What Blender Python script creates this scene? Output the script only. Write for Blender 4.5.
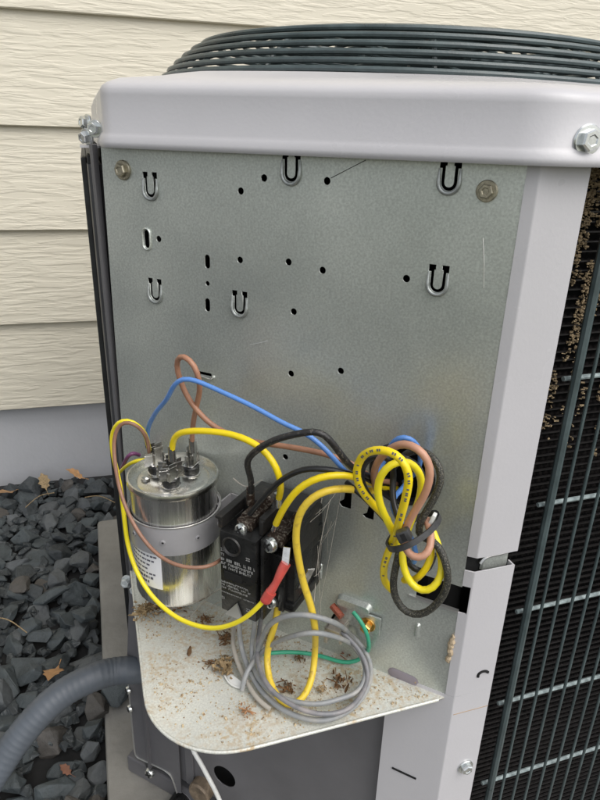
import bpy, bmesh, math, random
from mathutils import Vector, Matrix, noise
from mathutils.geometry import intersect_line_plane
R_ = math.radians
for o in list(bpy.data.objects): bpy.data.objects.remove(o)
SC = bpy.context.scene
COL = SC.collection
random.seed(7)

# ------------------------------------------------------------------ camera
cam = bpy.data.cameras.new('camera'); cam_o = bpy.data.objects.new('camera', cam); COL.objects.link(cam_o)
cam.sensor_fit = 'VERTICAL'; cam.sensor_height = 24.0; cam.lens = 24.0 * 629.200 / 800.0
cam.clip_start = 0.01; cam.clip_end = 500
rt, up, fw = Vector((0.95265, -0.30288, 0.02690)), Vector((0.09302, 0.37450, 0.92255)), Vector((0.28949, 0.87637, -0.38494))
M = Matrix((rt, up, -fw)).transposed().to_4x4(); M.translation = Vector((-0.21861, -0.29600, 0.38268))
cam_o.matrix_world = M; SC.camera = cam_o
SC.render.resolution_x = 768; SC.render.resolution_y = 1024

# ------------------------------------------------------------------ light
W = bpy.data.worlds.new('World'); SC.world = W; W.use_nodes = True
nt = W.node_tree; bg = nt.nodes['Background']
sky = nt.nodes.new('ShaderNodeTexSky'); sky.sky_type = 'NISHITA'; sky.sun_disc = False
SUN_EL, SUN_AZ = R_(52), R_(150)      # azimuth measured from +Y towards +X
sky.sun_elevation = SUN_EL; sky.sun_rotation = SUN_AZ; sky.dust_density = 3.0; sky.air_density = 1.0
hs = nt.nodes.new('ShaderNodeHueSaturation'); hs.inputs['Saturation'].default_value = 0.28   # a white, overcast sky
nt.links.new(sky.outputs[0], hs.inputs['Color']); nt.links.new(hs.outputs[0], bg.inputs['Color'])
bg.inputs['Strength'].default_value = 0.15
sun = bpy.data.lights.new('sun', 'SUN'); sun.energy = 1.05; sun.angle = R_(60); sun.color = (1, .97, .93)
so = bpy.data.objects.new('sun', sun); COL.objects.link(so)
sd = Vector((math.sin(SUN_AZ) * math.cos(SUN_EL), math.cos(SUN_AZ) * math.cos(SUN_EL), math.sin(SUN_EL)))
so.rotation_euler = (-sd).to_track_quat('-Z', 'Y').to_euler(); so.location = (-2, -4, 5)
VS = SC.view_settings
VS.view_transform = 'Standard'; VS.look = 'None'; VS.gamma = 1; VS.use_curve_mapping = False
VS.exposure = 0.42
SC.render.engine = 'CYCLES'

# ------------------------------------------------------------------ frames
S = math.sqrt(.5)
UX, NN, ZZ = Vector((S, -S, 0)), Vector((-S, -S, 0)), Vector((0, 0, 1))   # chamfer panel: right, outwards, up
def L(u, v, w=0.0): return UX * u + ZZ * v + NN * w
PF = Matrix((UX, ZZ, NN)).transposed().to_4x4()                          # x=u y=v z=w
FF = Matrix(((1, 0, 0), (0, 0, -1), (0, 1, 0))).to_4x4()                # front face: x=X y=Z z=-Y
I4 = Matrix.Identity(4)
def at(frame, p): return frame @ Matrix.Translation(Vector(p))
def to_axis(p, axis):                                                    # frame with z along axis at p
    q = Vector(axis).normalized().to_track_quat('Z', 'Y').to_matrix().to_4x4(); q.translation = Vector(p); return q

# ------------------------------------------------------------------ materials
MATS = {}
def mat(name, col, rough=.5, metal=0.0, var=0.0, vscale=20.0, bump=0.0, bscale=60.0, stretch=(1, 1, 1),
        col2=None, lo=.45, hi=.65, detail=5.0, spec=.5, rvar=0.0, dist=.002, coat=0.0):
    m = bpy.data.materials.new(name); m.use_nodes = True; n = m.node_tree; b = n.nodes['Principled BSDF']
    b.inputs['Base Color'].default_value = (*col, 1); b.inputs['Roughness'].default_value = rough
    b.inputs['Metallic'].default_value = metal; b.inputs['Specular IOR Level'].default_value = spec
    b.inputs['Coat Weight'].default_value = coat
    tc = n.nodes.new('ShaderNodeNewGeometry'); mp = n.nodes.new('ShaderNodeMapping'); mp.inputs['Scale'].default_value = stretch
    n.links.new(tc.outputs['Position'], mp.inputs['Vector'])
    if var > 0 or col2:
        t = n.nodes.new('ShaderNodeTexNoise'); t.inputs['Scale'].default_value = vscale; t.inputs['Detail'].default_value = detail
        t.inputs['Roughness'].default_value = .62
        n.links.new(mp.outputs[0], t.inputs['Vector'])
        r = n.nodes.new('ShaderNodeValToRGB'); r.color_ramp.elements[0].position = lo if col2 else .3
        r.color_ramp.elements[1].position = hi if col2 else .7
        c2 = col2 or tuple(min(1, c * (1 + var)) for c in col); c1 = col if col2 else tuple(c * (1 - var) for c in col)
        r.color_ramp.elements[0].color = (*c1, 1); r.color_ramp.elements[1].color = (*c2, 1)
        n.links.new(t.outputs['Fac'], r.inputs['Fac']); n.links.new(r.outputs[0], b.inputs['Base Color'])
        if rvar:
            mr = n.nodes.new('ShaderNodeMapRange'); mr.inputs['To Min'].default_value = rough - rvar; mr.inputs['To Max'].default_value = rough + rvar
            mr.inputs['From Min'].default_value = .3; mr.inputs['From Max'].default_value = .7
            n.links.new(t.outputs['Fac'], mr.inputs['Value']); n.links.new(mr.outputs[0], b.inputs['Roughness'])
    if bump > 0:
        t2 = n.nodes.new('ShaderNodeTexNoise'); t2.inputs['Scale'].default_value = bscale; t2.inputs['Detail'].default_value = 4
        n.links.new(mp.outputs[0], t2.inputs['Vector'])
        bp = n.nodes.new('ShaderNodeBump'); bp.inputs['Strength'].default_value = bump; bp.inputs['Distance'].default_value = dist
        n.links.new(t2.outputs['Fac'], bp.inputs['Height']); n.links.new(bp.outputs[0], b.inputs['Normal'])
    MATS[name] = m
    return m
def nodes_of(m): return m.node_tree.nodes, m.node_tree.links, m.node_tree.nodes['Principled BSDF']

def zinc_mat(name, base, rough, metal, dirt=0.0, dcol=(.30, .22, .12), dscale=18):
    m = bpy.data.materials.new(name); m.use_nodes = True; N, K, b = nodes_of(m)
    g = N.new('ShaderNodeNewGeometry')
    sp = N.new('ShaderNodeTexNoise'); sp.inputs['Scale'].default_value = 720; sp.inputs['Detail'].default_value = 2
    bl = N.new('ShaderNodeTexNoise'); bl.inputs['Scale'].default_value = 9; bl.inputs['Detail'].default_value = 5
    for t in (sp, bl): K.new(g.outputs['Position'], t.inputs['Vector'])
    r = N.new('ShaderNodeValToRGB'); r.color_ramp.elements[0].position = .36; r.color_ramp.elements[1].position = .66
    r.color_ramp.elements[0].color = (*[c * .88 for c in base], 1); r.color_ramp.elements[1].color = (*[c * 1.10 for c in base], 1)
    K.new(sp.outputs['Fac'], r.inputs['Fac'])
    r2 = N.new('ShaderNodeValToRGB'); r2.color_ramp.elements[0].position = .3; r2.color_ramp.elements[1].position = .7
    r2.color_ramp.elements[0].color = (.80, .82, .82, 1); r2.color_ramp.elements[1].color = (1.06, 1.06, 1.03, 1)
    K.new(bl.outputs['Fac'], r2.inputs['Fac'])
    mx = N.new('ShaderNodeMix'); mx.data_type = 'RGBA'; mx.blend_type = 'MULTIPLY'; mx.inputs[0].default_value = 1
    K.new(r.outputs[0], mx.inputs[6]); K.new(r2.outputs[0], mx.inputs[7]); last = mx.outputs[2]
    mr = N.new('ShaderNodeMapRange'); mr.inputs['From Min'].default_value = .3; mr.inputs['From Max'].default_value = .7
    mr.inputs['To Min'].default_value = rough - .05; mr.inputs['To Max'].default_value = rough + .08
    K.new(bl.outputs['Fac'], mr.inputs['Value']); rl = mr.outputs[0]
    b.inputs['Metallic'].default_value = metal
    if dirt > 0:
        d = N.new('ShaderNodeTexNoise'); d.inputs['Scale'].default_value = dscale; d.inputs['Detail'].default_value = 8; d.inputs['Roughness'].default_value = .72
        K.new(g.outputs['Position'], d.inputs['Vector'])
        dr = N.new('ShaderNodeValToRGB'); dr.color_ramp.elements[0].position = .47; dr.color_ramp.elements[1].position = .62
        dr.color_ramp.elements[0].color = (0, 0, 0, 1); dr.color_ramp.elements[1].color = (dirt, dirt, dirt, 1)
        K.new(d.outputs['Fac'], dr.inputs['Fac'])
        f = N.new('ShaderNodeTexNoise'); f.inputs['Scale'].default_value = 260; f.inputs['Detail'].default_value = 3
        K.new(g.outputs['Position'], f.inputs['Vector'])
        fr = N.new('ShaderNodeValToRGB'); fr.color_ramp.elements[0].position = .42; fr.color_ramp.elements[1].position = .60
        K.new(f.outputs['Fac'], fr.inputs['Fac'])
        mm = N.new('ShaderNodeMath'); mm.operation = 'MULTIPLY'; K.new(dr.outputs[0], mm.inputs[0]); K.new(fr.outputs[0], mm.inputs[1])
        m2 = N.new('ShaderNodeMix'); m2.data_type = 'RGBA'; K.new(mm.outputs[0], m2.inputs[0]); K.new(last, m2.inputs[6]); m2.inputs[7].default_value = (*dcol, 1)
        last = m2.outputs[2]
        iv = N.new('ShaderNodeMath'); iv.operation = 'MULTIPLY_ADD'; iv.inputs[1].default_value = -metal; iv.inputs[2].default_value = metal
        K.new(mm.outputs[0], iv.inputs[0]); K.new(iv.outputs[0], b.inputs['Metallic'])
    K.new(last, b.inputs['Base Color']); K.new(rl, b.inputs['Roughness'])
    bp = N.new('ShaderNodeBump'); bp.inputs['Strength'].default_value = .07; bp.inputs['Distance'].default_value = .0006
    K.new(sp.outputs['Fac'], bp.inputs['Height']); K.new(bp.outputs[0], b.inputs['Normal'])
    MATS[name] = m; return m

zinc = zinc_mat('zinc_sheet', (.63, .655, .625), .36, .68, .15, (.27, .25, .20), 7)
tab_m = mat('dull_zinc_edge', (.38, .40, .39), .46, .75, .2, 300)
shelf_zinc = zinc_mat('dusty_zinc_shelf', (.70, .70, .65), .50, .30, .85, (.42, .30, .15), 16)
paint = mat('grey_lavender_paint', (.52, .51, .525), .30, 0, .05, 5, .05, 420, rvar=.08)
paint_shaded = mat('shaded_grey_paint', (.125, .123, .130), .42, 0, .14, 12, .05, 700)  # grey paint darkened to stand in for the shade below the shelf
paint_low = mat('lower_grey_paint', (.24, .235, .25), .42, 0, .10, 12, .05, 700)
edge_metal = mat('bare_cut_edge', (.62, .62, .60), .3, .8)
steel = mat('bright_zinc_screw', (.66, .68, .67), .26, .95, .12, 300)
dull_bolt = mat('tarnished_bolt', (.36, .33, .25), .42, .75, .3, 400)
black_paint = mat('black_side_guard', (.018, .019, .02), .5, 0, .4, 90)
wire_coat = mat('green_grey_coated_wire', (.065, .088, .090), .36, 0, .28, 40, .1, 400, rvar=.1)
bar_coat = mat('pale_weathered_bar', (.30, .36, .36), .5, 0, .35, 260)
void = mat('dark_cavity', (.006, .006, .006), .9)
coil_m = mat('black_coil_fins', (.030, .027, .027), .62, .2, .6, 300)
N_, K_, b_ = nodes_of(coil_m); g_ = N_.new('ShaderNodeNewGeometry'); last_ = None
for dirn, sc_ in (('X', 190), ('Z', 170)):
    wv = N_.new('ShaderNodeTexWave'); wv.bands_direction = dirn; wv.inputs['Scale'].default_value = sc_ / 3.14159 / 1.0; wv.inputs['Distortion'].default_value = 1.2; wv.inputs['Detail Scale'].default_value = 2
    K_.new(g_.outputs['Position'], wv.inputs['Vector'])
    if last_:
        mu = N_.new('ShaderNodeMath'); mu.operation = 'MULTIPLY'; K_.new(last_, mu.inputs[0]); K_.new(wv.outputs['Fac'], mu.inputs[1]); last_ = mu.outputs[0]
    else: last_ = wv.outputs['Fac']
r_c = N_.new('ShaderNodeValToRGB'); r_c.color_ramp.elements[0].position = .15; r_c.color_ramp.elements[1].position = .75
r_c.color_ramp.elements[0].color = (.006, .006, .006, 1); r_c.color_ramp.elements[1].color = (.062, .052, .050, 1)
K_.new(last_, r_c.inputs['Fac']); K_.new(r_c.outputs[0], b_.inputs['Base Color'])
coil_dust = mat('tan_dust_on_fins', (.33, .25, .15), .95, 0, .5, 300, .8, 500)
alu = mat('brushed_aluminium_can', (.78, .77, .75), .26, 1, .16, 40, .35, 60, (6, 6, .22), rvar=.08, dist=.0008)
alu_top = mat('can_lid_metal', (.64, .63, .58), .26, 1, .22, 60, .2, 70, rvar=.1)
band_m = mat('grey_strap_paint', (.33, .325, .335), .42, .1, .06, 60)
label_m = mat('white_label', (.78, .78, .80), .5)
ink = mat('label_ink', (.10, .10, .13), .7)
white_ink = mat('white_print', (.27, .27, .26), .7)
black_plastic = mat('black_plastic', (.010, .010, .010), .32, 0, .4, 120, .15, 400, rvar=.1)
dusty_plastic = mat('dusty_black_plastic', (.016, .015, .014), .45, 0, 0, 60, .15, 300, col2=(.09, .07, .05), lo=.55, hi=.8)
rusty = mat('rusty_copper_terminal', (.05, .032, .024), .45, .6, 0, 500, .3, 400, col2=(.40, .36, .30), lo=.50, hi=.72)
spade_m = mat('silver_spade_terminal', (.62, .61, .59), .24, 1, .15, 300)
nylon = mat('dull_zinc_screw', (.62, .66, .66), .4, .35, .1, 200)
brass = mat('brass', (.60, .36, .10), .3, .9, .25, 300)
old_brass = mat('old_valve_brass', (.22, .17, .12), .55, .4, .4, 120, .3, 300)
yellow = mat('yellow_insulation', (.86, .65, .010), .34, 0, .08, 60)
dirty_yellow = mat('dirty_yellow_insulation', (.78, .56, .05), .42, 0, 0, 160, .1, 300, col2=(.42, .27, .05), lo=.56, hi=.74)
yellow_thin = mat('lemon_insulation', (.84, .70, .02), .34, 0, .06, 60)
blue = mat('blue_insulation', (.10, .24, .58), .36, 0, .1, 60)
brown = mat('brown_insulation', (.36, .18, .11), .42, 0, .16, 90)
brown_pale = mat('pinkish_brown_insulation', (.47, .25, .165), .42, 0, .12, 90)
brown_dark = mat('dark_brown_insulation', (.27, .14, .09), .4, 0, .2, 90)
black_ins = mat('dusty_black_insulation', (.016, .015, .015), .42, 0, 0, 420, .2, 500, col2=(.20, .18, .15), lo=.56, hi=.78)
black_ins2 = mat('clean_black_insulation', (.013, .013, .013), .36, 0, .4, 100)
speck_black = mat('speckled_black_insulation', (.022, .022, .018), .5, 0, 0, 1500, .4, 900, col2=(.24, .22, .16), lo=.52, hi=.70)
green = mat('green_insulation', (.04, .34, .20), .36, 0, .12, 80)
grey_ins = mat('dusty_grey_insulation', (.27, .28, .285), .42, 0, 0, 70, .15, 260, col2=(.40, .38, .34), lo=.45, hi=.72)
purple = mat('purple_insulation', (.17, .05, .14), .4)
red_vinyl = mat('red_vinyl_sleeve', (.52, .075, .06), .33, 0, .15, 120, coat=.3)
tie_m = mat('charcoal_cable_tie', (.035, .035, .036), .4, 0, .4, 200)
white_pl = mat('white_plastic', (.72, .72, .69), .4, 0, .08, 60)
conduit_m = mat('grey_conduit_skin', (.085, .098, .115), .45, 0, .18, 25, .05, 200)
conc = mat('weathered_pad_concrete', (.26, .25, .225), .85, 0, .22, 11, .5, 120, detail=9)
found = mat('grey_foundation_paint', (.50, .505, .52), .8, 0, .05, 5, .3, 90)
soil = mat('dark_soil', (.02, .02, .02), .95, 0, .4, 30, .6, 80)
twig_m = mat('dead_leaf_brown', (.16, .085, .035), .8, 0, .5, 200)
fluff_m = mat('tan_seed_fluff', (.33, .24, .13), .9, 0, .4, 300)
oak_m = mat('tan_oak_leaf', (.52, .29, .13), .7, 0, .25, 90)
web_m = mat('dusty_cobweb', (.40, .37, .32), .9)
leaf_purple = mat('purple_knockout_paint', (.27, .24, .27), .45, .2, .1, 60)
ROCKM = [mat('dark_slate_stone_%s' % s, c, .62, 0, .35, 34, .7, 90, detail=9, dist=.004) for s, c in
         (('blue', (.060, .072, .076)), ('grey', (.088, .096, .099)), ('black', (.040, .047, .050)), ('brown', (.075, .068, .060)))]
for m in ROCKM:                                  # pale mineral veins
    N, K, b = nodes_of(m); t = N.new('ShaderNodeTexNoise'); t.inputs['Scale'].default_value = 26; t.inputs['Detail'].default_value = 6; t.inputs['Distortion'].default_value = 1.2
    g = N.new('ShaderNodeTexCoord'); K.new(g.outputs['Object'], t.inputs['Vector'])
    r = N.new('ShaderNodeValToRGB'); e = r.color_ramp.elements; e[0].position = .488; e[0].color = (0, 0, 0, 1); e[1].position = .5; e[1].color = (.7, .7, .7, 1)
    x = r.color_ramp.elements.new(.512); x.color = (0, 0, 0, 1)
    K.new(t.outputs['Fac'], r.inputs['Fac'])
    src = b.inputs['Base Color'].links[0].from_socket
    mx = N.new('ShaderNodeMix'); mx.data_type = 'RGBA'; K.new(r.outputs[0], mx.inputs[0]); K.new(src, mx.inputs[6]); mx.inputs[7].default_value = (.16, .17, .165, 1)
    K.new(mx.outputs[2], b.inputs['Base Color'])

def siding_mat():
    m = bpy.data.materials.new('cream_woodgrain_siding'); m.use_nodes = True; N, K, b = nodes_of(m)
    g = N.new('ShaderNodeNewGeometry')
    oi = N.new('ShaderNodeObjectInfo'); ad = N.new('ShaderNodeVectorMath'); ad.operation = 'ADD'
    sc = N.new('ShaderNodeVectorMath'); sc.operation = 'SCALE'; sc.inputs['Scale'].default_value = 7.0
    cb = N.new('ShaderNodeCombineXYZ'); K.new(oi.outputs['Random'], cb.inputs[0]); K.new(oi.outputs['Random'], cb.inputs[2]); K.new(cb.outputs[0], sc.inputs[0])
    K.new(g.outputs['Position'], ad.inputs[0]); K.new(sc.outputs[0], ad.inputs[1])
    mp = N.new('ShaderNodeMapping'); mp.inputs['Scale'].default_value = (15, 15, 115); K.new(ad.outputs[0], mp.inputs['Vector'])
    wn = N.new('ShaderNodeTexNoise'); wn.inputs['Scale'].default_value = 1; wn.inputs['Detail'].default_value = 3.2; wn.inputs['Distortion'].default_value = .35; wn.inputs['Roughness'].default_value = .5
    K.new(mp.outputs[0], wn.inputs['Vector'])
    cr = N.new('ShaderNodeValToRGB'); cr.color_ramp.elements[0].position = .42; cr.color_ramp.elements[1].position = .60; K.new(wn.outputs['Fac'], cr.inputs['Fac'])
    mp2 = N.new('ShaderNodeMapping'); mp2.inputs['Scale'].default_value = (30, 30, 260); K.new(ad.outputs[0], mp2.inputs['Vector'])
    fn = N.new('ShaderNodeTexNoise'); fn.inputs['Scale'].default_value = 1; fn.inputs['Detail'].default_value = 3; K.new(mp2.outputs[0], fn.inputs['Vector'])
    mm = N.new('ShaderNodeMath'); mm.operation = 'MULTIPLY_ADD'; mm.inputs[1].default_value = .22
    K.new(fn.outputs['Fac'], mm.inputs[0]); K.new(cr.outputs[0], mm.inputs[2])
    bp = N.new('ShaderNodeBump'); bp.inputs['Strength'].default_value = .38; bp.inputs['Distance'].default_value = .0024
    K.new(mm.outputs[0], bp.inputs['Height']); K.new(bp.outputs[0], b.inputs['Normal'])
    lo = N.new('ShaderNodeTexNoise'); lo.inputs['Scale'].default_value = 3; lo.inputs['Detail'].default_value = 4; K.new(ad.outputs[0], lo.inputs['Vector'])
    r = N.new('ShaderNodeValToRGB'); r.color_ramp.elements[0].color = (.635, .590, .475, 1); r.color_ramp.elements[1].color = (.695, .648, .53, 1)
    K.new(lo.outputs['Fac'], r.inputs['Fac']); K.new(r.outputs[0], b.inputs['Base Color']); b.inputs['Roughness'].default_value = .6
    MATS[m.name] = m; return m
siding = siding_mat()

# ------------------------------------------------------------------ object helpers
WL = {}
def tag(o, label=None, cat=None, group=None, kind=None):
    if label: o['label'] = label
    if cat: o['category'] = cat
    if group: o['group'] = group
    if kind: o['kind'] = kind
    return o
def empty(name, loc, label=None, cat=None, group=None, kind=None, parent=None):
    o = bpy.data.objects.new(name, None); COL.objects.link(o); o.empty_display_size = .02
    WL[o] = Vector(loc); o.location = Vector(loc) - (WL[parent] if parent else Vector())
    if parent: o.parent = parent
    return tag(o, label, cat, group, kind)
class MB:
    def __init__(s): s.b = bmesh.new()
    def box(s, fr, lo, hi, bev=0.0, seg=2):
        lo, hi = Vector(lo), Vector(hi); c = (lo + hi) / 2; d = hi - lo
        t = bmesh.new(); bmesh.ops.create_cube(t, size=1, matrix=fr @ Matrix.Translation(c) @ Matrix.Diagonal((*d, 1)))
        if bev: bmesh.ops.bevel(t, geom=t.edges[:], offset=bev, segments=seg, affect='EDGES', profile=.5)
        return s.merge(t)
    def merge(s, t):
        me = bpy.data.meshes.new('tmp'); t.to_mesh(me); t.free(); s.b.from_mesh(me); bpy.data.meshes.remove(me); return s
    def mesh(s, vs, fs):
        v = [s.b.verts.new(p) for p in vs]
        for f in fs:
            try: s.b.faces.new([v[i] for i in f])
            except ValueError: pass
        return s
    def cyl(s, p0, p1, r, seg=20, r2=None): return s.lathe(to_axis(p0, Vector(p1) - Vector(p0)), [(0, 0), (r, 0), (r2 if r2 is not None else r, (Vector(p1) - Vector(p0)).length), (0, (Vector(p1) - Vector(p0)).length)], seg)
    def lathe(s, fr, prof, seg=24, a0=0.0, a1=2 * math.pi):
        full = abs(a1 - a0 - 2 * math.pi) < 1e-6; n = seg if full else seg + 1
        rows = []
        for r, z in prof:
            if r < 1e-7: rows.append([s.b.verts.new(fr @ Vector((0, 0, z)))])
            else: rows.append([s.b.verts.new(fr @ Vector((r * math.cos(a0 + (a1 - a0) * i / seg), r * math.sin(a0 + (a1 - a0) * i / seg), z))) for i in range(n)])
        for A, B in zip(rows, rows[1:]):
            for i in range(seg):
                j = (i + 1) % n
                f = [A[i % len(A)], A[j % len(A)], B[j % len(B)], B[i % len(B)]]
                u = []
                for q in f:
                    if q not in u: u.append(q)
                if len(u) > 2:
                    try: s.b.faces.new(u)
                    except ValueError: pass
        return s
    def tube(s, pts, r, seg=10, cap=True, closed=False, rx=1.0):
        n = len(pts); rr = r if isinstance(r, (list, tuple)) else [r] * n
        T = [(pts[(i + 1) % n if closed else min(i + 1, n - 1)] - pts[(i - 1) if closed else max(i - 1, 0)]).normalized() for i in range(n)]
        a = T[0].orthogonal().normalized(); rows = []
        for i in range(n):
            a = (a - T[i] * a.dot(T[i])).normalized(); b2 = T[i].cross(a)
            rows.append([s.b.verts.new(pts[i] + (a * math.cos(2 * math.pi * k / seg) + b2 * math.sin(2 * math.pi * k / seg) * rx) * rr[i]) for k in range(seg)])
        for i in range(n if closed else n - 1):
            A, B = rows[i], rows[(i + 1) % n]
            for k in range(seg): s.b.faces.new([A[k], A[(k + 1) % seg], B[(k + 1) % seg], B[k]])
        if cap and not closed: s.b.faces.new(rows[0][::-1]); s.b.faces.new(rows[-1])
        return s
    def plate(s, fr, outer, holes=(), th=.001):
        """flat sheet with real holes: outline and holes in frame x,y; front face at z=0, thickness th behind it"""
        cu = bpy.data.curves.new('tmp', 'CURVE'); cu.dimensions = '2D'; cu.fill_mode = 'BOTH'; cu.extrude = th / 2
        for lp in [outer] + list(holes):
            sp = cu.splines.new('POLY'); sp.points.add(len(lp) - 1); sp.use_cyclic_u = True
            for i, q in enumerate(lp): sp.points[i].co = (q[0], q[1], 0, 1)
        o = bpy.data.objects.new('tmp', cu); COL.objects.link(o)
        me = bpy.data.meshes.new_from_object(o.evaluated_get(bpy.context.evaluated_depsgraph_get()))
        me.transform(fr @ Matrix.Translation((0, 0, -th / 2))); s.b.from_mesh(me)
        bpy.data.meshes.remove(me); bpy.data.objects.remove(o); bpy.data.curves.remove(cu)
        return s
    def extrude_profile(s, pts, z0, z1, close=True):
        """plan outline (world x,y) pulled from z0 to z1"""
        n = len(pts); A = [s.b.verts.new((p[0], p[1], z0)) for p in pts]; B = [s.b.verts.new((p[0], p[1], z1)) for p in pts]
        for i in range(n if close else n - 1):
            j = (i + 1) % n; s.b.faces.new([A[i], A[j], B[j], B[i]])
        if close: s.b.faces.new(A[::-1]); s.b.faces.new(B)
        return s
    def build(s, name, m, parent=None, smooth=35, loc=None, **tags):
        bmesh.ops.remove_doubles(s.b, verts=s.b.verts, dist=1e-6)
        bmesh.ops.recalc_face_normals(s.b, faces=s.b.faces)
        me = bpy.data.meshes.new(name); s.b.to_mesh(me); s.b.free()
        vs = [v.co for v in me.vertices]
        if loc is None:
            c = sum(vs, Vector()) / max(1, len(vs))
            if not parent: c.z = min((v.z for v in vs), default=0)
        else: c = Vector(loc)
        me.transform(Matrix.Translation(-c)); me.materials.append(m)
        if smooth:
            me.polygons.foreach_set('use_smooth', [True] * len(me.polygons)); me.set_sharp_from_angle(angle=R_(smooth))
        o = bpy.data.objects.new(name, me); COL.objects.link(o); WL[o] = c
        o.location = c - (WL[parent] if parent else Vector())
        if parent: o.parent = parent
        return tag(o, **tags)

def spline(pts, step=.004, closed=False):
    P = [Vector(p) for p in pts]; n = len(P); out = []
    for i in range(n if closed else n - 1):
        g = (lambda k: P[k % n]) if closed else (lambda k: P[k] if 0 <= k < n else (P[0] * 2 - P[1] if k < 0 else P[-1] * 2 - P[-2]))
        a, b, c, d = g(i - 1), g(i), g(i + 1), g(i + 2)
        k = max(2, int((c - b).length / step))
        for j in range(k):
            t = j / k
            out.append(.5 * ((2 * b) + (c - a) * t + (2 * a - 5 * b + 4 * c - d) * t * t + (3 * b - a - 3 * c + d) * t ** 3))
    if not closed: out.append(P[-1])
    for _ in range(2):
        q = out[:]
        for i in range(1, len(q) - 1): q[i] = out[i] * .5 + (out[i - 1] + out[i + 1]) * .25
        out = q
    return out
def circle(c, r, n=20, rx=1.0): return [(c[0] + r * rx * math.cos(2 * math.pi * i / n), c[1] + r * math.sin(2 * math.pi * i / n)) for i in range(n)]
def slot(c, w, h, n=8, ang=0.0):
    r = min(w, h) / 2; pts = []
    for k in range(2 * n + 2):
        half = 0 if k <= n else 1; a = math.pi * (k - half) / n - (0 if h >= w else math.pi / 2)
        ox, oy = ((0, h / 2 - r) if h >= w else (w / 2 - r, 0)); sg = 1 if half == 0 else -1
        pts.append((r * math.cos(a) + ox * sg, r * math.sin(a) + oy * sg))
    ca, sa = math.cos(ang), math.sin(ang)
    return [(c[0] + x * ca - y * sa, c[1] + x * sa + y * ca) for x, y in pts]
def rrect(x0, y0, x1, y1, r=.001, n=4):
    out = []
    for cx, cy, a in ((x1 - r, y1 - r, 0), (x0 + r, y1 - r, 90), (x0 + r, y0 + r, 180), (x1 - r, y0 + r, 270)):
        for k in range(n + 1):
            t = R_(a + 90 * k / n); out.append((cx + r * math.cos(t), cy + r * math.sin(t)))
    return out
def hex_bolt(parent, p, axis, r, m, name='bolt', h=.45, dimple=True, label=None):
    """washer flange with a hexagon head, sunk a hair into what it holds"""
    fr = to_axis(p, axis) @ Matrix.Rotation(random.uniform(0, 1), 4, 'Z')
    b = MB(); b.lathe(fr, [(0, -.0006), (r, -.0006), (r, r * .12), (r * .92, r * .2), (0, r * .22)], 28)
    b.lathe(fr, [(r * .70, r * .15), (r * .70, r * (h + .12)), (r * .60, r * (h + .24)), (r * .38, r * (h + .24)), (r * .30, r * (h + .17)), (0, r * (h + .17))], 6)
    return b.build(name, m, parent, smooth=30, label=label)
def pan_screw(parent, p, axis, r, m, name='screw', slot_m=None):
    fr = to_axis(p, axis) @ Matrix.Rotation(random.uniform(0, 1), 4, 'Z')
    b = MB(); b.lathe(fr, [(0, 0), (r, 0), (r, r * .45), (r * .85, r * .72), (r * .4, r * .85), (0, r * .88)], 22)
    o = b.build(name, m, parent, smooth=40)
    c = MB(); 
    c.box(fr, (-r * .62, -r * .13, r * .70), (r * .62, r * .13, r * .91)); c.box(fr, (-r * .13, -r * .62, r * .70), (r * .13, r * .62, r * .912))
    c.build('drive_slot', void, o, smooth=0)
    return o
def text_mesh(b, txt, fr, size, depth=.0002):
    cu = bpy.data.curves.new('t', 'FONT'); cu.body = txt; cu.size = size; cu.extrude = depth; cu.offset = size * .008
    cu.align_x = 'LEFT'; o = bpy.data.objects.new('t', cu); COL.objects.link(o)
    me = bpy.data.meshes.new_from_object(o.evaluated_get(bpy.context.evaluated_depsgraph_get())); me.transform(fr); b.b.from_mesh(me)
    bpy.data.meshes.remove(me); bpy.data.objects.remove(o); bpy.data.curves.remove(cu)

# ================================================================== SETTING
GZ, PZ = -.355, -.310
ground = MB().mesh([(-40, -40, GZ - .03), (40, -40, GZ - .03), (40, 40, GZ - .03), (-40, 40, GZ - .03)], [(0, 1, 2, 3)]).build('ground', soil, kind='structure', smooth=0, loc=(0, 0, GZ - .03))
far = mat('unseen_bright_ground', (.20, .21, .14), .9, 0, .35, 3, .5, 60)  # unseen ground in front, lightened so the zinc panel reflects brighter
MB().mesh([(-30, -30, GZ - .022), (30, -30, GZ - .022), (30, -1.5, GZ - .022), (-30, -1.5, GZ - .022)], [(0, 1, 2, 3)]).build('unseen_bright_ground', far, kind='structure', smooth=0)

# house wall: lap boards on a painted foundation
WA = -0.05061; wx = Vector((math.cos(WA), math.sin(WA), 0)); wn = Vector((-math.sin(WA), math.cos(WA), 0)); WD = 1.055
WF = Matrix((wx, ZZ, -wn)).transposed().to_4x4(); WF.translation = wn * WD      # x along wall, y up, z towards camera
wall = empty('house_wall', WF @ Vector((0, GZ, 0)), 'cream wood-grain lap siding wall above a grey painted foundation', 'wall')
MB().box(WF, (-6, GZ - .1, -.3), (8, -.10, 0)).build('foundation', found, wall, smooth=0)
EXP = .1855
for i in range(16):
    z0 = -.168 + EXP * i; z1 = z0 + EXP + .03
    b = MB(); x0, x1 = -6, 8; t = .011
    vs = []
    for X in (x0, x1):
        vs += [WF @ Vector((X, z0, .006)), WF @ Vector((X, z0, .022)), WF @ Vector((X, z0 + .0015, .0235)), WF @ Vector((X, z1, .0105)), WF @ Vector((X, z1, .001))]
    b.mesh(vs, [(0, 1, 6, 5), (1, 2, 7, 6), (2, 3, 8, 7), (3, 4, 9, 8), (4, 0, 5, 9), (0, 1, 2, 3, 4), (5, 6, 7, 8, 9)])
    b.build('siding_board', siding, wall, smooth=0)
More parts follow.
